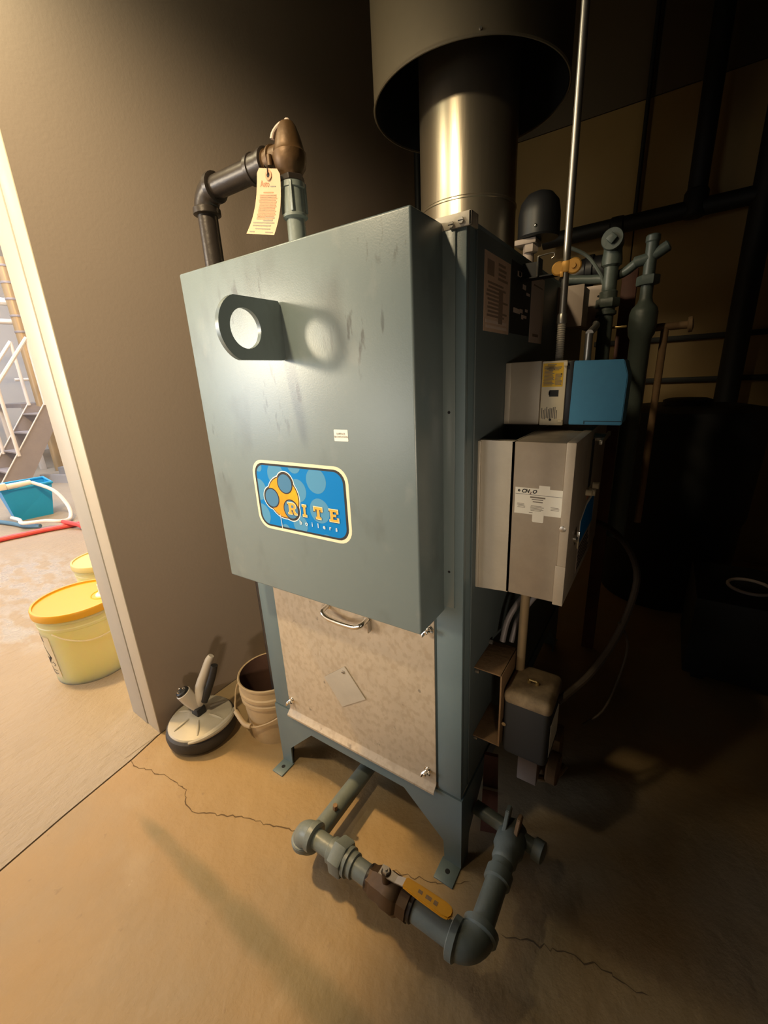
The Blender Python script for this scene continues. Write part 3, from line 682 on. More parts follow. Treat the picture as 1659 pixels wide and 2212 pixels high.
# ------------------------------------------------------------------ grey control cabinet below it
Cb = Thing('control_cabinet', 'grey steel control cabinet mounted on the right side of the boiler', 'cabinet', (.93, .33, .983))
g = G(); g.prism([(.803, .077, .980), (.888, .077, .987), (.888, .077, 1.369), (.803, .077, 1.369)], (0, .02, 0)); g.box(.803, .8105, .071, .085, .982, 1.368, .002); g.box(.884, .888, .077, .52, .988, 1.368)
Cb.part('mount_bracket', g, 'galv', None, 'bare galvanised channel behind the grey cabinet')
g = G(); g.box(.889, 1.000, .077, .585, .986, 1.369, .003); Cb.part('enclosure', g, 'greybox')
g = G(); g.box(.9995, 1.020, .074, .59, .982, 1.371, .003); g.box(.997, 1.0198, .0725, .0755, .983, 1.085, .001); dr = Cb.part('door', g, 'greybox')
g = G(); g.lathe((1.006, .075, 1.176), (0, -1, 0), [(.0075, 0), (.007, .002), (.0035, .003)], 14); Cb.part('screw', g, 'steel', dr)
g = G(); g.cyl((1.020, .335, 1.345), (1.045, .335, 1.345), .012); g.box(1.040, 1.048, .255, .43, 1.340, 1.352, .002); Cb.part('switch_handle', g, 'steel', dr)
g = G(); g.box(1.020, 1.0225, .30, .33, 1.22, 1.345, .0008, 1); g.cyl((1.020, .28, 1.212), (1.034, .28, 1.212), .008, mi=0); g.cyl((1.020, .40, 1.203), (1.036, .40, 1.203), .010, mi=0); g.cyl((1.020, .335, 1.200), (1.036, .335, 1.200), .010, mi=0); Cb.part('indicator', g, ['cream', 'dust'], dr)
g = G(); flatS(g, [(.225, 1.085), (.225, 1.15), (.31, 1.178), (.46, 1.178), (.46, 1.085)], 1.020, 0); flatS(g, [(.235, 1.085), (.235, 1.145), (.315, 1.168), (.45, 1.168), (.45, 1.085)], 1.0206, 1); Cb.part('badge', g, ['paper', 'logoblue'], dr)
g = G(); flatS(g, rect(.30, .46, 1.186, 1.197), 1.020, 0); Cb.part('red_label', g, ['redink'], dr)
g = G(); flatS(g, rect(.225, .43, 1.003, 1.078), 1.020, 0); bars(g, flatS, 1.0206, .235, .42, 1.006, 1.075, 6, 1, .2); Cb.part('text_label', g, ['label', 'ink'], dr)
g = G(); g.lathe((1.020, .15, 1.13), (1, 0, 0), [(.010, 0), (.010, .006), (.006, .010)], 16); g.box(1.026, 1.033, .146, .154, 1.105, 1.150, .002); Cb.part('latch', g, 'chrome', dr)
card = Thing('company_card', 'white company card taped to the front face of the grey control cabinet', 'card', (.948, .0765, 1.20))
g = G(); Y = .0768; flatF(g, [(.8955, 1.2005), (1.001, 1.2015), (1.001, 1.264), (.8955, 1.2635)], Y, 0)
y2 = Y - .0006
flatF(g, rect(.8965, 1.0005, 1.2478, 1.2486), y2, 1, .0002)
text_polys(g, 'CH', .9095, 1.2520, .0122, 'F', y2, 1, shear=.3, spacing=1.02, bold=.0005); text_polys(g, '2', .9285, 1.2500, .0072, 'F', y2, 4, shear=.3, bold=.0003); text_polys(g, 'O', .9340, 1.2520, .0122, 'F', y2, 1, shear=.3, bold=.0005)
flatF(g, disc((.9045, 1.2560), .0030, 16), y2, 1, .0002); flatF(g, disc((.9052, 1.2562), .0014, 12), y2 - .0002, 3, .0002)
bars(g, flatF, y2, .930, .967, 1.2405, 1.2445, 1, 3, .1, .1, .0002); bars(g, flatF, y2, .934, .962, 1.2362, 1.2388, 1, 3, .1, .2, .0002); bars(g, flatF, y2, .936, .959, 1.2305, 1.2335, 1, 3, .1, .2, .0002)
bars(g, flatF, y2, .901, .921, 1.2145, 1.2265, 4, 3, .35, .6, .0002); bars(g, flatF, y2, .932, .962, 1.2095, 1.2235, 5, 3, .2, .6, .0002); bars(g, flatF, y2, .976, .996, 1.2150, 1.2240, 3, 3, .3, .6, .0002); bars(g, flatF, y2, .929, .964, 1.2045, 1.2065, 1, 3, .1, .3, .0002)
card.part('print_card', g, ['paper', 'ink', 'redink', 'greyink', 'clay'])
g = G(); flatF(g, [(.948, 1.254), (.973, 1.2545), (.9725, 1.2715), (.949, 1.2715)], Y - .0007, 0, .0003); card.part('tape', g, 'paper')
g = G(); flatF(g, rrect(.9375, .963, 1.183, 1.2075, .003), Y - .0007, 0, .0003); card.part('tape', g, 'paper')

# wiring below the cabinet
single('cabinet_conduit', G().cyl((.904, .20, .990), (.900, .20, .640), .0125, seg=18), 'tan', 'straight tan conduit running down from the grey cabinet to the transformer', 'conduit', (.90, .20, .66))
single('armoured_cable', G().sweep([(.925, .25, .99), (.915, .26, .93), (.87, .26, .86), (.845, .24, .80), (.838, .22, .735)], .009, 12, smooth=5), 'stair', 'thinner grey cable curving from grey cabinet to the upper bracket shelf', 'cable', (.838, .22, .735), 'cables under the grey cabinet')
single('armoured_cable', G().sweep([(.945, .27, .99), (.94, .28, .93), (.90, .28, .86), (.87, .26, .80), (.862, .23, .735)], .008, 12, smooth=5), 'stair', 'second grey cable right beside the conduit, curving to the bracket shelf', 'cable', (.862, .23, .735), 'cables under the grey cabinet')
# channel bracket and ignition transformer
Z = Thing('transformer_bracket', 'rust brown channel bracket with two shelves on boiler lower right side', 'bracket', (.84, .15, .48))
g = G(); g.box(.803, .883, .078, .222, .721, .725, .001); Z.part('upper_shelf', g, 'rust'); g = G(); g.box(.803, .880, .078, .228, .477, .481, .001); Z.part('lower_shelf', g, 'rust')
g = G(); g.box(.879, .884, .078, .228, .477, .725, .001); Z.part('web', g, 'rust')
for x, yy, z in ((.806, .085, .71), (.805, .200, .735), (.806, .085, .470)):
    g = G(); g.hexa((x - .001, yy, z), (x + .010, yy, z), .007); Z.part('bolt', g, 'steel')
X = Thing('ignition_transformer', 'black transformer box with a dusty rounded top beside the rusty bracket', 'transformer', (.945, .15, .45))
g = G(); g.box(.888, 1.015, .085, .23, .455, .665, .018, seg=4); X.part('case', g, 'dust')
g = G(); g.box(.886, 1.017, .083, .232, .630, .676, .018, seg=4); lid = X.part('lid', g, 'dusttop')
g = G(); g.cyl((.94, .15, .676), (.94, .15, .686), .005, seg=10); g.cyl((.962, .15, .676), (.962, .15, .686), .005, seg=10); g.sweep([(.94, .15, .686), (.962, .15, .686)], .003, 8); X.part('staple', g, 'brass', lid)
g = G(); g.cyl((.893, .086, .560), (.893, .0835, .560), .006, seg=12); X.part('screw', g, 'chrome')
g = G(); flatS(g, rect(.10, .21, .49, .60), 1.015, 0); X.part('label', g, ['paper'])
Vv = Thing('gas_valve', 'dim brown gas valve body with plain square front near the floor', 'valve', (.93, .42, 0))
g = G(); g.box(.874, .943, .350, .44, .072, .210, .003); Vv.part('front_plate', g, 'label')
g = G(); g.box(.870, 1.00, .43, .52, .07, .235, .006); g.cyl((.97, .40, .14), (1.01, .40, .14), .055, mi=0, ch=.006); Vv.part('body', g, 'rust')
g = G(); g.sweep([(.94, .40, .062), (.99, .42, .07), (1.02, .47, .10)], .012, 10, smooth=4); Vv.part('tube', g, 'tan')
g = G(); g.cyl((.93, .47, 0), (.93, .47, .08), .03); Vv.part('pipe', g, 'rust')
g = G(); g.prism([(.812, .145, .0), (.866, .165, .0), (.852, .185, .315), (.812, .165, .325)], (-.004, .012, 0), 0); rp = Thing('red_plate', 'narrow rust red plate with pale stripe leaning at the boiler lower right', 'plate', (.84, .15, 0))
rp.part('sheet', g, 'clay'); g = G(); g.prism([(.8125, .1555, .190), (.8580, .1735, .183), (.8580, .1742, .193), (.8125, .1562, .200)], (.001, -.003, 0)); rp.part('stripe', g, 'label')
Lc = Thing('loose_cable', 'brown cable looping up at right of the black transformer', 'cable', (1.03, .20, .66))
g = G(); g.sweep([(1.016, .18, .62), (1.05, .23, .645), (1.08, .28, .67), (1.12, .36, .73), (1.15, .44, .82), (1.155, .50, .92), (1.10, .60, .98), (1.0, .70, 1.0), (.81, .75, 1.0)], .010, 10, smooth=4); Lc.part('cable', g, 'cabled')
g = G(); g.sweep([(1.13, .40, .79), (1.16, .44, .70), (1.15, .43, .58), (1.12, .40, .46), (1.07, .36, .41)], .004, 8, smooth=4); Lc.part('wire', g, 'cabled')
# ------------------------------------------------------------------ bottom drain piping
Dp = Thing('drain_piping', 'teal painted drain pipe loop with yellow-handled ball valve low in front of boiler', 'piping', (.60, -.1, 0))
DX, DY, DZ = .372, -.250, .165; RX = .940; RP = .0302
g = G(); g.cyl((DX, -.20, .078), (DX, 1.0, .078), RP); Dp.part('pipe', g, 'tealpipe')
g = G(); g.hexa((DX + .012, -.115, .104), (DX + .014, -.115, .125), .009); Dp.part('plug', g, 'rust')
g = G(); g.elbow((DX, DY, .078), (0, 1, 0), (0, 0, 1), .048, .037); Dp.part('elbow', g, 'tealpipe')
g = G(); g.elbow((DX, DY, DZ), (0, 0, -1), (1, 0, 0), .046, .038); Dp.part('elbow', g, 'tealpipe')
g = G(); g.cyl((DX + .03, DY, DZ), (.66, DY, DZ), RP * .93); Dp.part('pipe', g, 'tealpipe')
un = G(); un.lathe((.490, DY, DZ), (1, 0, 0), [(.031, -.004), (.036, 0), (.036, .016), (.033, .018)], 28); un.hexa((.506, DY, DZ), (.548, DY, DZ), .050); un.lathe((.548, DY, DZ), (1, 0, 0), [(.040, 0), (.040, .012), (.034, .013), (.034, .030), (.031, .032)], 28); Dp.part('union', un, 'tealpipe')
bv = G(); bv.lathe((.635, DY, DZ), (1, 0, 0), [(.034, -.004), (.036, 0), (.036, .004), (.037, .010), (.043, .020), (.043, .050), (.047, .056), (.047, .090), (.043, .096), (.040, .100), (.040, .128), (.034, .131)], 8)
bv.lathe((.629, DY, DZ), (1, 0, 0), [(.032, -.002), (.034, 0), (.034, .006), (.031, .008)], 24, 1); bv.lathe((.764, DY, DZ), (1, 0, 0), [(.032, -.002), (.034, 0), (.034, .010), (.031, .012)], 24, 1); bv.cyl((.690, DY, DZ + .03), (.690, DY, DZ + .072), .014)
vb = Dp.part('ball_valve', bv, ['bronze', 'iron'])
g = G(); g.prism([(.672, DY - .013, DZ + .068), (.725, DY - .010, DZ + .068), (.725, DY + .010, DZ + .068), (.672, DY + .013, DZ + .068)], (0, 0, .004)); g.prism([(.722, DY - .010, DZ + .068), (.752, DY - .011, DZ + .080), (.752, DY + .011, DZ + .080), (.722, DY + .010, DZ + .068)], (0, 0, .004)); g.hexa((.690, DY, DZ + .071), (.690, DY, DZ + .082), .011, 0); g.cyl((.690, DY, DZ + .082), (.690, DY, DZ + .087), .005, seg=10); Dp.part('lever', g, 'steel', vb)
g = G(); pts = [(a, DY + b, DZ + .078) for a, b in [(.748, -.0135), (.80, -.0165), (.865, -.0175), (.880, -.014), (.886, -.005), (.886, .005), (.880, .014), (.865, .0175), (.80, .0165), (.748, .0135)]]
g.prism(pts, (0, 0, .009), 0, .003)
for k, (a, w) in enumerate(((.790, .012), (.812, .016), (.835, .010))): g.box(a, a + w, DY - .004 - .001 * k, DY + .004, DZ + .0868, DZ + .0874, 0, 1)
Dp.part('yellow_grip', g, ['yellow', 'rust'], vb, 'yellow vinyl grip with worn dark lettering')
g = G(); g.cyl((.76, DY, DZ), (RX - .03, DY, DZ), RP * .95); Dp.part('pipe', g, 'tealpipe')
g = G(); g.elbow((RX, DY, DZ), (-1, 0, 0), (0, 1, 0), .050, .041); Dp.part('elbow', g, 'tealpipe')
g = G(); g.cyl((RX, DY + .03, DZ), (RX, .085, DZ), RP); Dp.part('pipe', g, 'tealpipe')
g = G(); g.lathe((RX, -.075, DZ), (0, 1, 0), [(.031, -.004), (.037, 0), (.037, .03), (.031, .034)], 24); Dp.part('coupling', g, 'tealpipe')
g = G(); g.lathe((RX, -.02, DZ), (0, 1, 0), [(.031, 0), (.036, .008), (.036, .03), (.044, .045), (.044, .085), (.036, .1), (.036, .12), (.031, .125)], 20)
bd = Dp.part('blowdown_valve', g, ['tealpipe'])
for xa, zb, mm in ((-.026, .082, 'tealpipe'), (.008, .066, 'rust')):
    g = G(); g.prism([(RX + xa, .028, DZ + .02), (RX + xa, .085, DZ + .02), (RX + xa, .110, DZ + zb * .75), (RX + xa, .100, DZ + zb), (RX + xa, .076, DZ + zb), (RX + xa, .050, DZ + .045)], (.012, 0, 0), 0, .002); Dp.part('yoke', g, mm, bd)
g = G(); g.cyl((.81, .10, DZ), (1.02, .075, DZ - .01), .022); g.lathe((1.0, .078, DZ - .01), (1, -.12, 0), [(.024, 0), (.031, .004), (.031, .030), (.024, .034)], 20); Dp.part('branch_pipe', g, 'tealpipe')

# ------------------------------------------------------------------ floor things by the wall
Pl = Thing('white_pail', 'dirty white open pail with wire bail between wall and boiler', 'bucket', (-.168, .120, 0))
g = G(); cx, cy = -.168, .120
g.lathe((cx, cy, 0), (0, 0, 1), [(.112, .001), (.116, .0), (.128, .185), (.128, .197), (.137, .200), (.137, .212), (.130, .216), (.131, .232), (.140, .235), (.140, .247), (.133, .251), (.134, .288), (.140, .292), (.140, .300), (.136, .302), (.131, .300)], 48, 0, False)
g.lathe((cx, cy, 0), (0, 0, 1), [(0, .006), (.108, .006), (.131, .300)], 48, 1, False); pb = Pl.part('body', g, ['pail', 'pailin'])
g = G(); ang = math.radians(212); hx, hy = cx + .143 * math.cos(ang), cy + .143 * math.sin(ang); ang2 = math.radians(-20); ex, ey = cx + .143 * math.cos(ang2), cy + .143 * math.sin(ang2)
pts = [(hx, hy, .255), (hx - .016, hy - .014, .215), (hx - .010, hy - .034, .165), (hx + .020, hy - .060, .135), (hx + .09, hy - .075, .115), (hx + .16, hy - .06, .118), (ex - .01, ey - .03, .17), (ex, ey, .255)]
g.sweep(pts, .0035, 8, smooth=6); Pl.part('bail', g, 'pail')
g = G(); g.sweep([(hx + .020, hy - .060, .135), (hx + .09, hy - .075, .115), (hx + .13, hy - .07, .115)], .011, 12, smooth=5); Pl.part('grip', g, 'pail')

Sx, Sy = -.435, -.090
Sc = Thing('floor_scrubber_head', 'round grey cleaning head with dark skirt and upright handle on floor by wall', 'cleaning tool', (Sx, Sy, 0))
g = G(); g.lathe((Sx, Sy, 0), (0, 0, 1), [(.118, .002), (.132, .004), (.148, .024), (.152, .050), (.147, .070), (.138, .078), (.10, .080)], 56); Sc.part('skirt', g, 'rubber')
g = G(); g.lathe((Sx, Sy, 0), (0, 0, 1), [(.138, .076), (.138, .082), (.134, .087), (.120, .091), (.075, .102), (.052, .108), (.046, .112), (.030, .113), (0, .113)], 56)
sh = Sc.part('shell', g, 'scrub')
for k in range(6):
    a = 2 * PI * k / 6 + .35; g = G(); p = lambda r, z: (Sx + r * math.cos(a), Sy + r * math.sin(a), z)
    g.sweep([p(.048, .109), p(.075, .104), p(.100, .098), p(.118, .091)], [.004, .007, .006, .003], 8, smooth=3); Sc.part('rib', g, 'scrub', sh)
g = G(); 
for z, r in ((.062, .146), (.086, .128)):
    pass
pts = [(Sx + .143 * math.cos(a), Sy + .143 * math.sin(a), .080 + .016 * math.sin((a + .95) / 1.9 * PI)) for a in [-.95 + 1.9 * k / 14 for k in range(15)]]
g.sweep(pts, [.005 + .010 * math.sin(k / 14 * PI) for k in range(15)], 10); Sc.part('splash_lip', g, 'scrub', None, 'pale curved lip on right of shell')
g = G(); g.box(Sx - .026, Sx + .026, Sy - .024, Sy + .020, .104, .150, .006); Sc.part('pivot', g, 'black')
g = G(); n0 = Vector((Sx - .002, Sy + .002, .128)); n1 = Vector((Sx - .033, Sy - .035, .232))
g.lathe(n0, n1 - n0, [(.018, 0), (.024, .03), (.031, .075), (.032, (n1 - n0).length), (.029, (n1 - n0).length + .002)], 24); sk = Sc.part('socket', g, 'scrubw')
dirn = (n1 - n0).normalized()
g = G(); g.lathe(n1, dirn, [(.029, 0), (.026, .012), (.012, .020), (0, .021)], 24); sx_ = dirn.orthogonal().normalized(); sy_ = dirn.cross(sx_)
Sc.part('plug_face', g, 'black', sk)
for k in range(3):
    a = 2 * PI * k / 3; q = n1 + dirn * .012 + sx_ * .014 * math.cos(a) + sy_ * .014 * math.sin(a)
    g = G(); g.lathe(q, dirn, [(.006, 0), (.006, .010), (.004, .014), (0, .015)], 12); Sc.part('pin', g, 'chrome', sk)
g = G(); g.sweep([n0 + Vector((.004, .004, .020)), n0 + Vector((.012, .010, .065)), (Sx + .002, Sy + .025, .235), (Sx + .016, Sy + .055, .305), (Sx + .026, Sy + .075, .350), (Sx + .034, Sy + .088, .372)], [.016, .020, .021, .018, .017, .013], 16, smooth=4); Sc.part('handle', g, 'scrubw')
g = G(); g.sweep([n0 + Vector((.034, .012, .045)), (Sx + .037, Sy + .035, .215), (Sx + .050, Sy + .065, .285), (Sx + .058, Sy + .080, .335)], [.014, .017, .016, .015], 14, smooth=4); Sc.part('grip', g, 'black')

# ------------------------------------------------------------------ dark pipework beyond the boiler on the right
Pk = Thing('plugged_tee_riser', 'teal pipe riser ending in a plugged round tee, behind the boiler', 'pipe', (.935, 1.0, 0))
x, yy = .935, 1.0
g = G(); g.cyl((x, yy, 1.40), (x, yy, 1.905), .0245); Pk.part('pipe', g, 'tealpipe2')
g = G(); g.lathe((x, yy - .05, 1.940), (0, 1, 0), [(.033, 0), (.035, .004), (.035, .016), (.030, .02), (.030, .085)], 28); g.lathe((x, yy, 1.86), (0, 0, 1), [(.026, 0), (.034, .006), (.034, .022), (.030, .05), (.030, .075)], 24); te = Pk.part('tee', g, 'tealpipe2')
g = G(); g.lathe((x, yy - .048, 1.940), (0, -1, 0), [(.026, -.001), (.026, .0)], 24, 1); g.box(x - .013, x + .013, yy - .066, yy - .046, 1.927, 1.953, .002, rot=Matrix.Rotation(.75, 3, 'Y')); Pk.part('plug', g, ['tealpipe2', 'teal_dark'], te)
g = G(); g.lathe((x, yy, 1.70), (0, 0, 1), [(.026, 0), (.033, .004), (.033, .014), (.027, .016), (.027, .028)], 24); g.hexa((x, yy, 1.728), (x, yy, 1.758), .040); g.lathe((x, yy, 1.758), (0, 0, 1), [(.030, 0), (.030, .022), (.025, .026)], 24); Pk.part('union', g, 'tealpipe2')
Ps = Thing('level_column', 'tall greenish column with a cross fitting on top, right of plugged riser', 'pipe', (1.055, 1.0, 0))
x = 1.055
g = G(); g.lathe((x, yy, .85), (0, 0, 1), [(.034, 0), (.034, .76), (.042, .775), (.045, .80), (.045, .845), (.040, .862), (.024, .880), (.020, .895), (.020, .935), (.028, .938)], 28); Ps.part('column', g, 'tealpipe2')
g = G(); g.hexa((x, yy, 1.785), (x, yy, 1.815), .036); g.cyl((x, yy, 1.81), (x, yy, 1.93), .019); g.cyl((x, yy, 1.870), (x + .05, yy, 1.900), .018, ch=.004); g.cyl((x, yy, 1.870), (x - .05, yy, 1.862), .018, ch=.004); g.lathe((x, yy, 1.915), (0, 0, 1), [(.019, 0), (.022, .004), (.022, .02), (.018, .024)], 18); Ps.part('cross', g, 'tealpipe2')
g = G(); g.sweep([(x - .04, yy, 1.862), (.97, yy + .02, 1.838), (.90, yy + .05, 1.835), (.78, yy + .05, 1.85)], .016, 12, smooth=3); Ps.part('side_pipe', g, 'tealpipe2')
g = G(); g.box(x - .105, x - .05, yy + .02, yy + .03, 1.655, 1.663, .002); Ps.part('gauge_rod', g, 'brass')
Gp = Thing('copper_standpipe', 'slim rusty standpipe with sideways valve knob, right of greenish column', 'pipe', (1.13, 1.06, 0))
x = 1.125
g = G(); g.cyl((x, 1.06, .9), (x, 1.06, 1.645), .0125); Gp.part('pipe', g, 'rust'); g = G(); g.cyl((x - .03, 1.06, 1.648), (x + .07, 1.06, 1.648), .013); g.lathe((x + .065, 1.06, 1.648), (1, 0, .1), [(.012, 0), (.026, .003), (.026, .014), (.012, .018)], 18); Gp.part('valve_knob', g, 'rust')
Pn = Thing('junction_box', 'grey junction box high on the boiler right side behind the labels', 'box', (.85, .86, 1.66))
g = G(); g.box(.804, .884, .80, .92, 1.660, 1.785, .003); Pn.part('box', g, 'label'); g = G(); g.box(.802, .886, .796, .801, 1.658, 1.787, .001); Pn.part('cover', g, 'label')
Pn2 = Thing('junction_box', 'narrower grey junction box with screw holes, right of the other', 'box', (.87, 1.05, 1.66))
g = G(); g.box(.852, .916, 1.0, 1.12, 1.66, 1.808, .003); Pn2.part('box', g, 'label')
for z in (1.70, 1.77):
    g = G(); g.lathe((.902, 1.0, z), (0, -1, 0), [(.004, 0), (.004, .0008)], 10); Pn2.part('screw', g, 'flatblack')
single('short_conduit', G().cyl((.985, .33, 1.535), (.985, .33, 1.60), .009, seg=14).sweep([(.985, .33, 1.60), (.975, .5, 1.63), (.93, .8, 1.66), (.895, 1.02, 1.68)], .009, 12, smooth=5), 'steel', 'short grey conduit rising from the top of the blue control module', 'conduit', (.985, .33, 1.537))
single('wooden_board', G().box(.93, .99, 1.42, 1.45, 0, 1.92, .003), 'clay', 'narrow reddish brown upright board behind the plugged riser', 'board', (.96, 1.435, 0))
single('flexible_lead', G().sweep([(.80, .90, 1.93), (.86, .95, 1.90), (.905, .98, 1.84), (.915, 1.0, 1.81)], .006, 8, smooth=5), 'tealpipe', 'thin pale lead sagging to the narrower grey junction box', 'cable', (.80, .90, 1.81))
Mo = Thing('water_feeder', 'black round-topped float control sitting on boiler top right of the flue', 'control', (.685, .95, 1.813))
g = G(); g.lathe((.685, .95, 1.985), (0, 0, 1), [(.070, 0), (.074, .006), (.074, .075), (.066, .115), (.045, .14), (.02, .150), (0, .151)], 32); Mo.part('housing', g, 'black')
g = G(); g.ball((.693, .877, 2.012), .006); Mo.part('screw', g, 'chrome')
g = G(); g.box(.612, .690, .900, .985, 1.966, 1.984, .003); g.hexa((.665, .93, 1.94), (.665, .93, 1.968), .028); g.lathe((.655, .94, 1.812), (0, 0, 1), [(.03, 0), (.03, .02), (.02, .03), (.02, .13)], 20); Mo.part('brass_base', g, 'label')
single('black_elbow', G().elbow((.76, 1.12, 1.88), (0, 0, -1), (1, .0, 0), .09, .05).cyl((.76, 1.12, 1.80), (.76, 1.12, 1.818), .05).cyl((.84, 1.12, 1.88), (.93, 1.12, 1.88), .05), 'black', 'thick black elbow pipe on boiler top behind the conduit clamp', 'pipe', (.76, 1.12, 1.813))
# pipes in front of the back wall
Sp = Thing('black_pipe_rack', 'thick black horizontal pipe with branches before the brown back wall', 'pipe', (1.0, 2.95, 2.4))
g = G(); g.cyl((.20, 2.95, 2.465), (4.15, 2.95, 2.53), .052); Sp.part('main_pipe', g, 'blackm')
g = G(); g.lathe((.66, 2.95, 2.470), (1, 0, 0), [(.052, 0), (.062, .01), (.062, .08), (.052, .09)], 20); Sp.part('coupling', g, 'blackm')
g = G(); g.cyl((1.15, 2.95, 2.50), (1.15, 2.95, 4.38), .055); g.lathe((1.15, 2.95, 2.43), (0, 0, 1), [(.058, 0), (.068, .01), (.068, .14), (.056, .16)], 20); Sp.part('riser', g, 'blackm')
g = G(); g.cyl((1.50, 2.95, 0), (1.50, 2.95, 4.38), .068); Sp.part('drop_pipe', g, 'blackm')
single('wall_pipe', G().cyl((.79, 3.15, 2.5), (.79, 3.15, 4.38), .014), 'blackm', 'thin dark vertical pipe on the back wall seam', 'pipe', (.79, 3.15, 2.5))
Dr = Thing('dark_vessel', 'large black round vessel standing in the dark right of the boiler', 'tank', (1.27, 2.42, 0))
g = G(); g.lathe((1.27, 2.42, 0), (0, 0, 1), [(.36, 0), (.37, .02), (.385, .55), (.40, .58), (.42, 1.20), (.41, 1.25), (.30, 1.27), (0, 1.275)], 48); Dr.part('shell', g, 'blackm')
g = G(); g.lathe((1.27, 2.42, 1.272), (0, 0, 1), [(.13, 0), (.13, .03), (.10, .04), (0, .04)], 28); Dr.part('lid', g, 'blackm')
Rg = Thing('hose_ring', 'grey hose ring lying on a low black pump crate, far right', 'hose', (1.62, 1.62, .451))
g = G(); g.sweep([(1.62 + .085 * math.cos(2 * PI * k / 24), 1.62 + .085 * math.sin(2 * PI * k / 24), .459) for k in range(25)], .008, 8); Rg.part('ring', g, 'label')
g = G(); g.box(1.40, 1.95, 1.40, 1.90, .03, .451, .01); pc = Thing('pump_crate', 'low black crate on dark floor under grey hose ring', 'crate', (1.67, 1.65, 0)); pc.part('box', g, 'blackm')
for x in (1.44, 1.88):
    g = G(); g.box(x, x + .05, 1.42, 1.88, 0, .031, .003); pc.part('runner', g, 'blackm')

# ------------------------------------------------------------------ things in the bright neighbouring room
def pail(name, label, c, R, h, body, lid, rim, spout):
    t = Thing(name, label, 'bucket', (c[0], c[1], 0), 'lidded pails beyond the doorway')
    g = G(); g.lathe((c[0], c[1], 0), (0, 0, 1), [(R * .86, .001), (R * .88, .0), (R * .935, h * .76), (R * .95, h * .77), (R * .955, h * .80), (R * .94, h * .81), (R * .945, h * .86), (R * .97, h * .87), (R * .97, h * .895), (R * .95, h * .90), (R * .955, h * .955)], 56); t.part('body', g, body)
    g = G(); g.lathe((c[0], c[1], 0), (0, 0, 1), [(R * .965, h * .905), (R * 1.0, h * .91), (R * 1.0, h * .985), (R * .985, h), (R * .94, h), (R * .93, h * .975)], 56, 0, False); lr = t.part('lid', g, rim)
    g = G(); g.lathe((c[0], c[1], 0), (0, 0, 1), [(R * .935, h * .965), (R * .935, h * .978), (0, h * .978)], 56); t.part('lid_top', g, lid, lr)
    if spout:
        s = (c[0] + .085, c[1] + .10, h * .978); g = G()
        g.lathe(s, (0, 0, 1), [(.045, 0), (.042, .006), (.030, .008), (.024, .035), (.026, .038), (.026, .062), (.022, .064), (0, .064)], 24); t.part('spout', g, 'white', lr)
        g = G(); g.lathe((s[0], s[1], h * .978), (0, 0, 1), [(.070, 0), (.066, .004), (.062, .0)], 28, 0, False); t.part('spout_ring', g, lid, lr)
    return t
yp = pail('yellow_lid_pail', 'pale yellow pail with yellow lid and white spout just beyond the doorway', (-1.46, -.10), .22, .44, 'ypail', 'ylid', 'ylidrim', True)
pail('yellow_lid_pail', 'pale lidded pail half hidden behind the door trim, rear of the two', (-2.08, .30), .20, .40, 'ypail', 'plid', 'plid', False)
# label, bail on the pail
Rb = lambda z: .22 * (.88 + .055 * z / .334)
def onp(deg, z, off=.0012): a = math.radians(deg); r = Rb(z) + off; return Vector((-1.46 + r * math.cos(a), -.10 + r * math.sin(a), z))
g = G()
def patch(poly, mi, off):
    # poly in (deg, z); split into strips to follow the curve
    ds = [p[0] for p in poly]; a0, a1 = min(ds), max(ds); n = max(1, int((a1 - a0) / 6) + 1)
    for k in range(n):
        q = clip(list(poly), a0 + (a1 - a0) * k / n, a0 + (a1 - a0) * (k + 1) / n, -9, 9)
        if len(q) > 2: g.bm.faces.new([g.bm.verts.new(onp(d, z, off)) for d, z in q]).material_index = mi
d0 = -98
patch(rect(d0 - 40, d0 + 24, .045, .30), 0, .0010)
patch([(d0 - 4, .10), (d0 + 16, .170), (d0 - 4, .240), (d0 - 24, .170)], 1, .0018)
patch([(d0 - 4, .106), (d0 + 14, .168), (d0 - 22, .168)], 1, .0022); patch([(d0 - 21, .172), (d0 + 12, .172), (d0 - 4, .234)], 0, .0022)
for k in range(3): patch([(d0 - 12 + 8 * k, .172), (d0 - 8 + 8 * k, .160), (d0 - 6 + 8 * k, .186)], 0, .0026)
text_polys(g, '8', 0, 0, .03, 'F', 0, 0, extra=lambda a: onp(d0 - 6 + math.degrees(a.x / .2), .118 + a.y, .0026))
patch(rect(d0 - 30, d0 + 8, .260, .292), 2, .0016)
for k in range(5): patch(rect(d0 - 24 + random.random() * 10, d0 + 20 - random.random() * 14, .055 + k * .0095, .0605 + k * .0095), 2, .0016)
patch([(d0 + 14, .112), (d0 + 20, .128), (d0 + 14, .144), (d0 + 8, .128)], 2, .0016); patch([(d0 + 14, .117), (d0 + 18, .128), (d0 + 14, .139), (d0 + 10, .128)], 0, .0022)
bmesh.ops.recalc_face_normals(g.bm, faces=list(g.bm.faces))
yp.part('label', g, ['cream', 'ink', 'greyink'], None, 'printed hazard label with black and white diamond')
g = G(); g.sweep([onp(-62, .330, .006), onp(-45, .30, .012), onp(-25, .27, .014), onp(-5, .26, .014), onp(20, .275, .014), onp(60, .32, .008)], .004, 8, smooth=5); yp.part('bail', g, 'ypail')

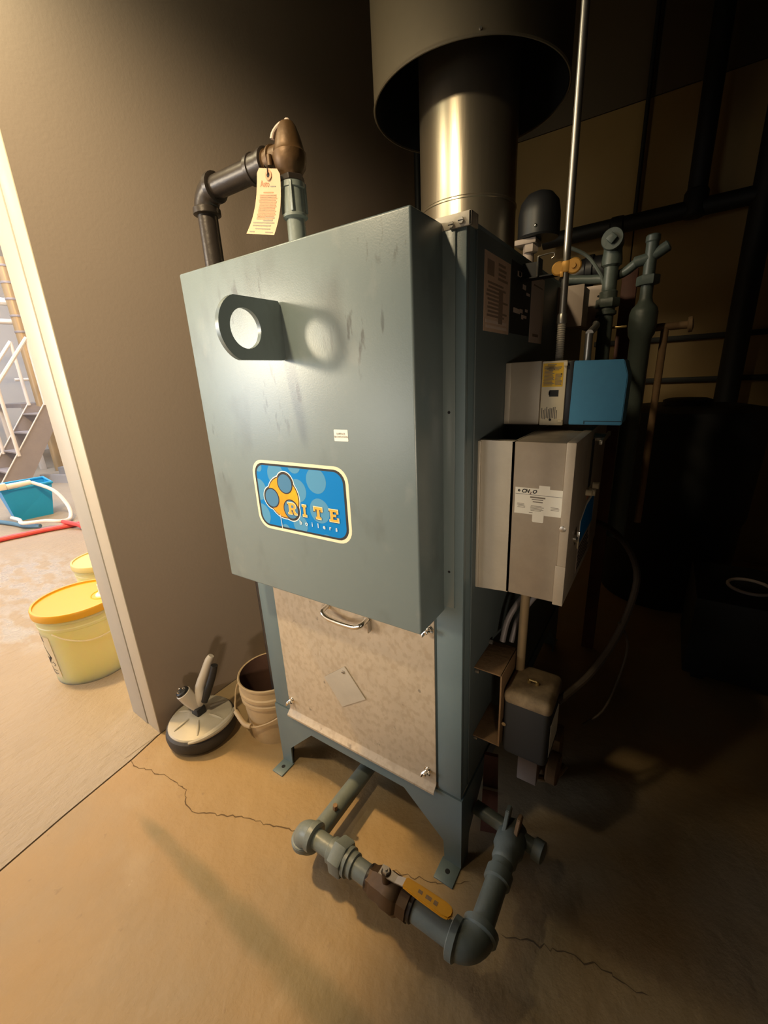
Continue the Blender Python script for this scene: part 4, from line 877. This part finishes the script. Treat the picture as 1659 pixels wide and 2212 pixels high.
Bn = Thing('blue_bin', 'bright blue plastic bin standing on the far floor beside white hose', 'bin', (-5.75, .95, 0))
g = G(); b0 = [(-5.60, .74), (-5.55, 1.12), (-5.95, 1.20), (-6.0, .80)]; b1 = [(-5.52, .66), (-5.48, 1.18), (-6.02, 1.27), (-6.07, .73)]
bv = [[g.bm.verts.new((x, yv, z)) for x, yv in L] for L, z in ((b0, 0), (b1, .43))]
for i in range(4): g.bm.faces.new((bv[0][i], bv[0][(i + 1) % 4], bv[1][(i + 1) % 4], bv[1][i]))
g.bm.faces.new(bv[0]); bmesh.ops.recalc_face_normals(g.bm, faces=list(g.bm.faces)); Bn.part('body', g, 'tealplas')
g = G(); g.sweep([Vector((x, yv, .43)) for x, yv in b1 + b1[:1]], .018, 8); Bn.part('rim', g, 'tealplas')
Bp = Thing('hose_pump', 'white pump fitting perched on the rim of the blue bin', 'pump', (-5.6, .90, .44))
g = G(); g.cyl((-5.50, .72, .47), (-5.52, .98, .47), .035, ch=.01); g.box(-5.53, -5.47, .64, .72, .44, .52, .01); Bp.part('body', g, 'white')
single('white_hose', G().sweep([(-5.5, .98, .47), (-5.3, 1.12, .35), (-5.10, 1.16, .16), (-4.95, 1.10, .04), (-4.80, .95, .06), (-4.90, .83, .085), (-5.06, .66, .085), (-5.28, .69, .085), (-5.50, .68, .085)], .022, 10, smooth=6), 'hosewhite', 'white hose looping from blue bin across the far floor', 'hose', (-5.0, .9, .03))
single('red_hose', G().sweep([(-4.85, -.2, .03), (-4.80, .358, .03), (-4.75, .566, .03), (-4.70, .76, .03), (-4.62, .94, .03), (-4.56, 1.134, .03), (-4.5, 1.6, .03)], .028, 10, smooth=5), 'hosered', 'thick red hose lying across the far floor before the blue bin', 'hose', (-4.7, .76, .0))
single('red_hose', G().sweep([(-4.66, .92, .085), (-4.45, .99, .055), (-4.22, 1.02, .025), (-3.8, 1.2, .025)], .024, 10, smooth=5), 'hosered', 'shorter red hose crossing the thick one near the door trim', 'hose', (-4.4, .99, .0))
single('blue_hose', G().sweep([(-6.1, .3, .03), (-5.8, .55, .03), (-5.45, .646, .03), (-5.15, .69, .03), (-4.95, .78, .03)], .024, 10, smooth=5), 'hoseblue', 'dull blue hose on the floor in front of the blue bin', 'hose', (-5.4, .65, .0))
# steel stair: rises towards +y in plane x = -8
St = Thing('steel_stair', 'grey steel stair with solid side plate and handrail beyond the doorway', 'stair', (-8, 1.9, 0))
def stringer(x): return [(x, 1.20, .02), (x, 1.62, .02), (x, 2.45, 1.28), (x, 2.20, 1.40)]
for x in (-8.0, -8.75):
    g = G(); g.prism(stringer(x), (-.04, 0, 0)); 
    s_ = St.part('side_plate', g, 'stair'); g = G(); g.sweep([(x + .005, 1.20, .04), (x + .005, 2.20, 1.41)], .012, 6); St.part('edge', g, 'pale', s_)
for k in range(4):
    yk, zk = 1.42 + k * .22, .28 + k * .305; g = G(); g.box(-8.75, -8.04, yk - .02, yk + .20, zk, zk + .03, .004); St.part('tread', g, 'stair')
for x in (-8.0, -8.75):
    g = G(); g.sweep([(x, 1.62, 1.72), (x, 2.20, 2.46)], .03, 8); g.cyl((x, 2.20, 1.36), (x, 2.20, 2.46), .028, seg=10); g.cyl((x, 1.62, .55), (x, 1.62, 1.72), .028, seg=10); St.part('handrail', g, 'pale')
# platform, drums, tank behind it
g = G(); g.box(-12.2, -9.9, 2.42, 4.6, 1.30, 1.38); Pt = Thing('platform', 'raised steel platform at top of the stair', 'platform', (-9.2, 3.4, 0)); Pt.part('deck', g, 'stair')
for x, yv in ((-9.98, 2.50), (-9.98, 4.5), (-11.5, 2.50), (-11.5, 4.5)):
    g = G(); g.box(x - .05, x + .05, yv - .05, yv + .05, 0, 1.30, .005); Pt.part('post', g, 'pale')
g = G(); g.cyl((-9.95, 2.46, 1.85), (-9.95, 4.5, 1.85), .03, seg=8); Pt.part('rail', g, 'pale')
Td = Thing('tan_duct', 'tall tan banded vertical duct beside the door trim, far room', 'duct', (-9.41, 2.62, 0))
g = G(); g.cyl((-9.41, 2.62, 0), (-9.41, 2.62, 3.97), .095, seg=20); Td.part('duct', g, 'tan')
for z in (2.70, 2.98, 3.27, 3.55, 3.83):
    g = G(); g.lathe((-9.41, 2.62, z), (0, 0, 1), [(.096, -.02), (.104, -.015), (.104, .015), (.096, .02)], 20, 0, False); Td.part('band', g, 'stair')
Tk = Thing('grey_tank', 'grey round process tank left of the stair, cut by picture edge', 'tank', (-12.0, 1.6, 0))
g = G(); g.lathe((-12.0, 1.6, 0), (0, 0, 1), [(.55, 0), (.58, .05), (.58, 2.2), (.50, 2.5), (.25, 2.7), (.1, 2.75), (0, 2.76)], 36); Tk.part('shell', g, 'tank')
g = G(); g.cyl((-11.7, 1.6, 2.55), (-10.9, 2.1, 2.85), .05, seg=10); g.cyl((-11.2, 1.9, 2.65), (-11.2, 1.9, 3.0), .03, seg=8); Tk.part('pipe', g, 'black')
g = G(); g.cyl((-10.2, .6, 3.3), (-9.6, 2.6, 3.25), .07, seg=10); single('overhead_pipe', g, 'white', 'white overhead pipe in the far bright room', 'pipe', (-9.9, 1.6, 3.2))
g = G(); g.cyl((-10.2, .6, 2.95), (-9.6, 2.6, 2.90), .05, seg=10); single('overhead_pipe', g, 'pale', 'lower cream overhead pipe in the far bright room', 'pipe', (-9.9, 1.6, 2.9))
# skid beams and scrap heap
Sk = Thing('steel_skid', 'pale blue grey skid frame on far floor right of stair foot', 'skid', (-7.4, 2.1, 0))
for (x0, y0), (x1, y1) in (((-8.3, 1.95), (-7.0, 2.35)), ((-8.9, 2.45), (-7.5, 2.9))):
    d = Vector((x1 - x0, y1 - y0, 0)).normalized(); nn = Vector((-d.y, d.x, 0)) * .05
    g = G(); g.prism([Vector((x0, y0, 0)) - nn, Vector((x1, y1, 0)) - nn, Vector((x1, y1, 0)) + nn, Vector((x0, y0, 0)) + nn], (0, 0, .14)); Sk.part('beam', g, 'tank')
g = G(); random.seed(12)
for k in range(160):
    c = Vector((random.uniform(-8.25, -7.45), random.uniform(2.42, 2.75), random.uniform(.17, .55))); d = Vector((random.uniform(-1, 1), random.uniform(-1, 1), random.uniform(-.6, .6))).normalized()
    if c.z > .25 + .3 * (1 - abs(c.x + 7.85) / .6): c.z *= .6
    g.cyl(c - d * random.uniform(.03, .09), c + d * random.uniform(.03, .09), random.uniform(.015, .045), seg=7)
o = g.obj('scrap_fittings', 'scrap', None, (-7.85, 2.5, .1)); tag(o, 'heap of shiny metal pipe fittings on the skid in the far room', 'scrap heap', kind='stuff')
g = G(); g.box(-6.98, -6.93, 2.10, 2.15, 0, 1.1, .004); single('pale_post', g, 'white', 'short pale upright post behind scrap heap next to door trim', 'post', (-6.95, 2.12, 0))
for o in list(bpy.data.objects):
    if '_v' in o: del o['_v']
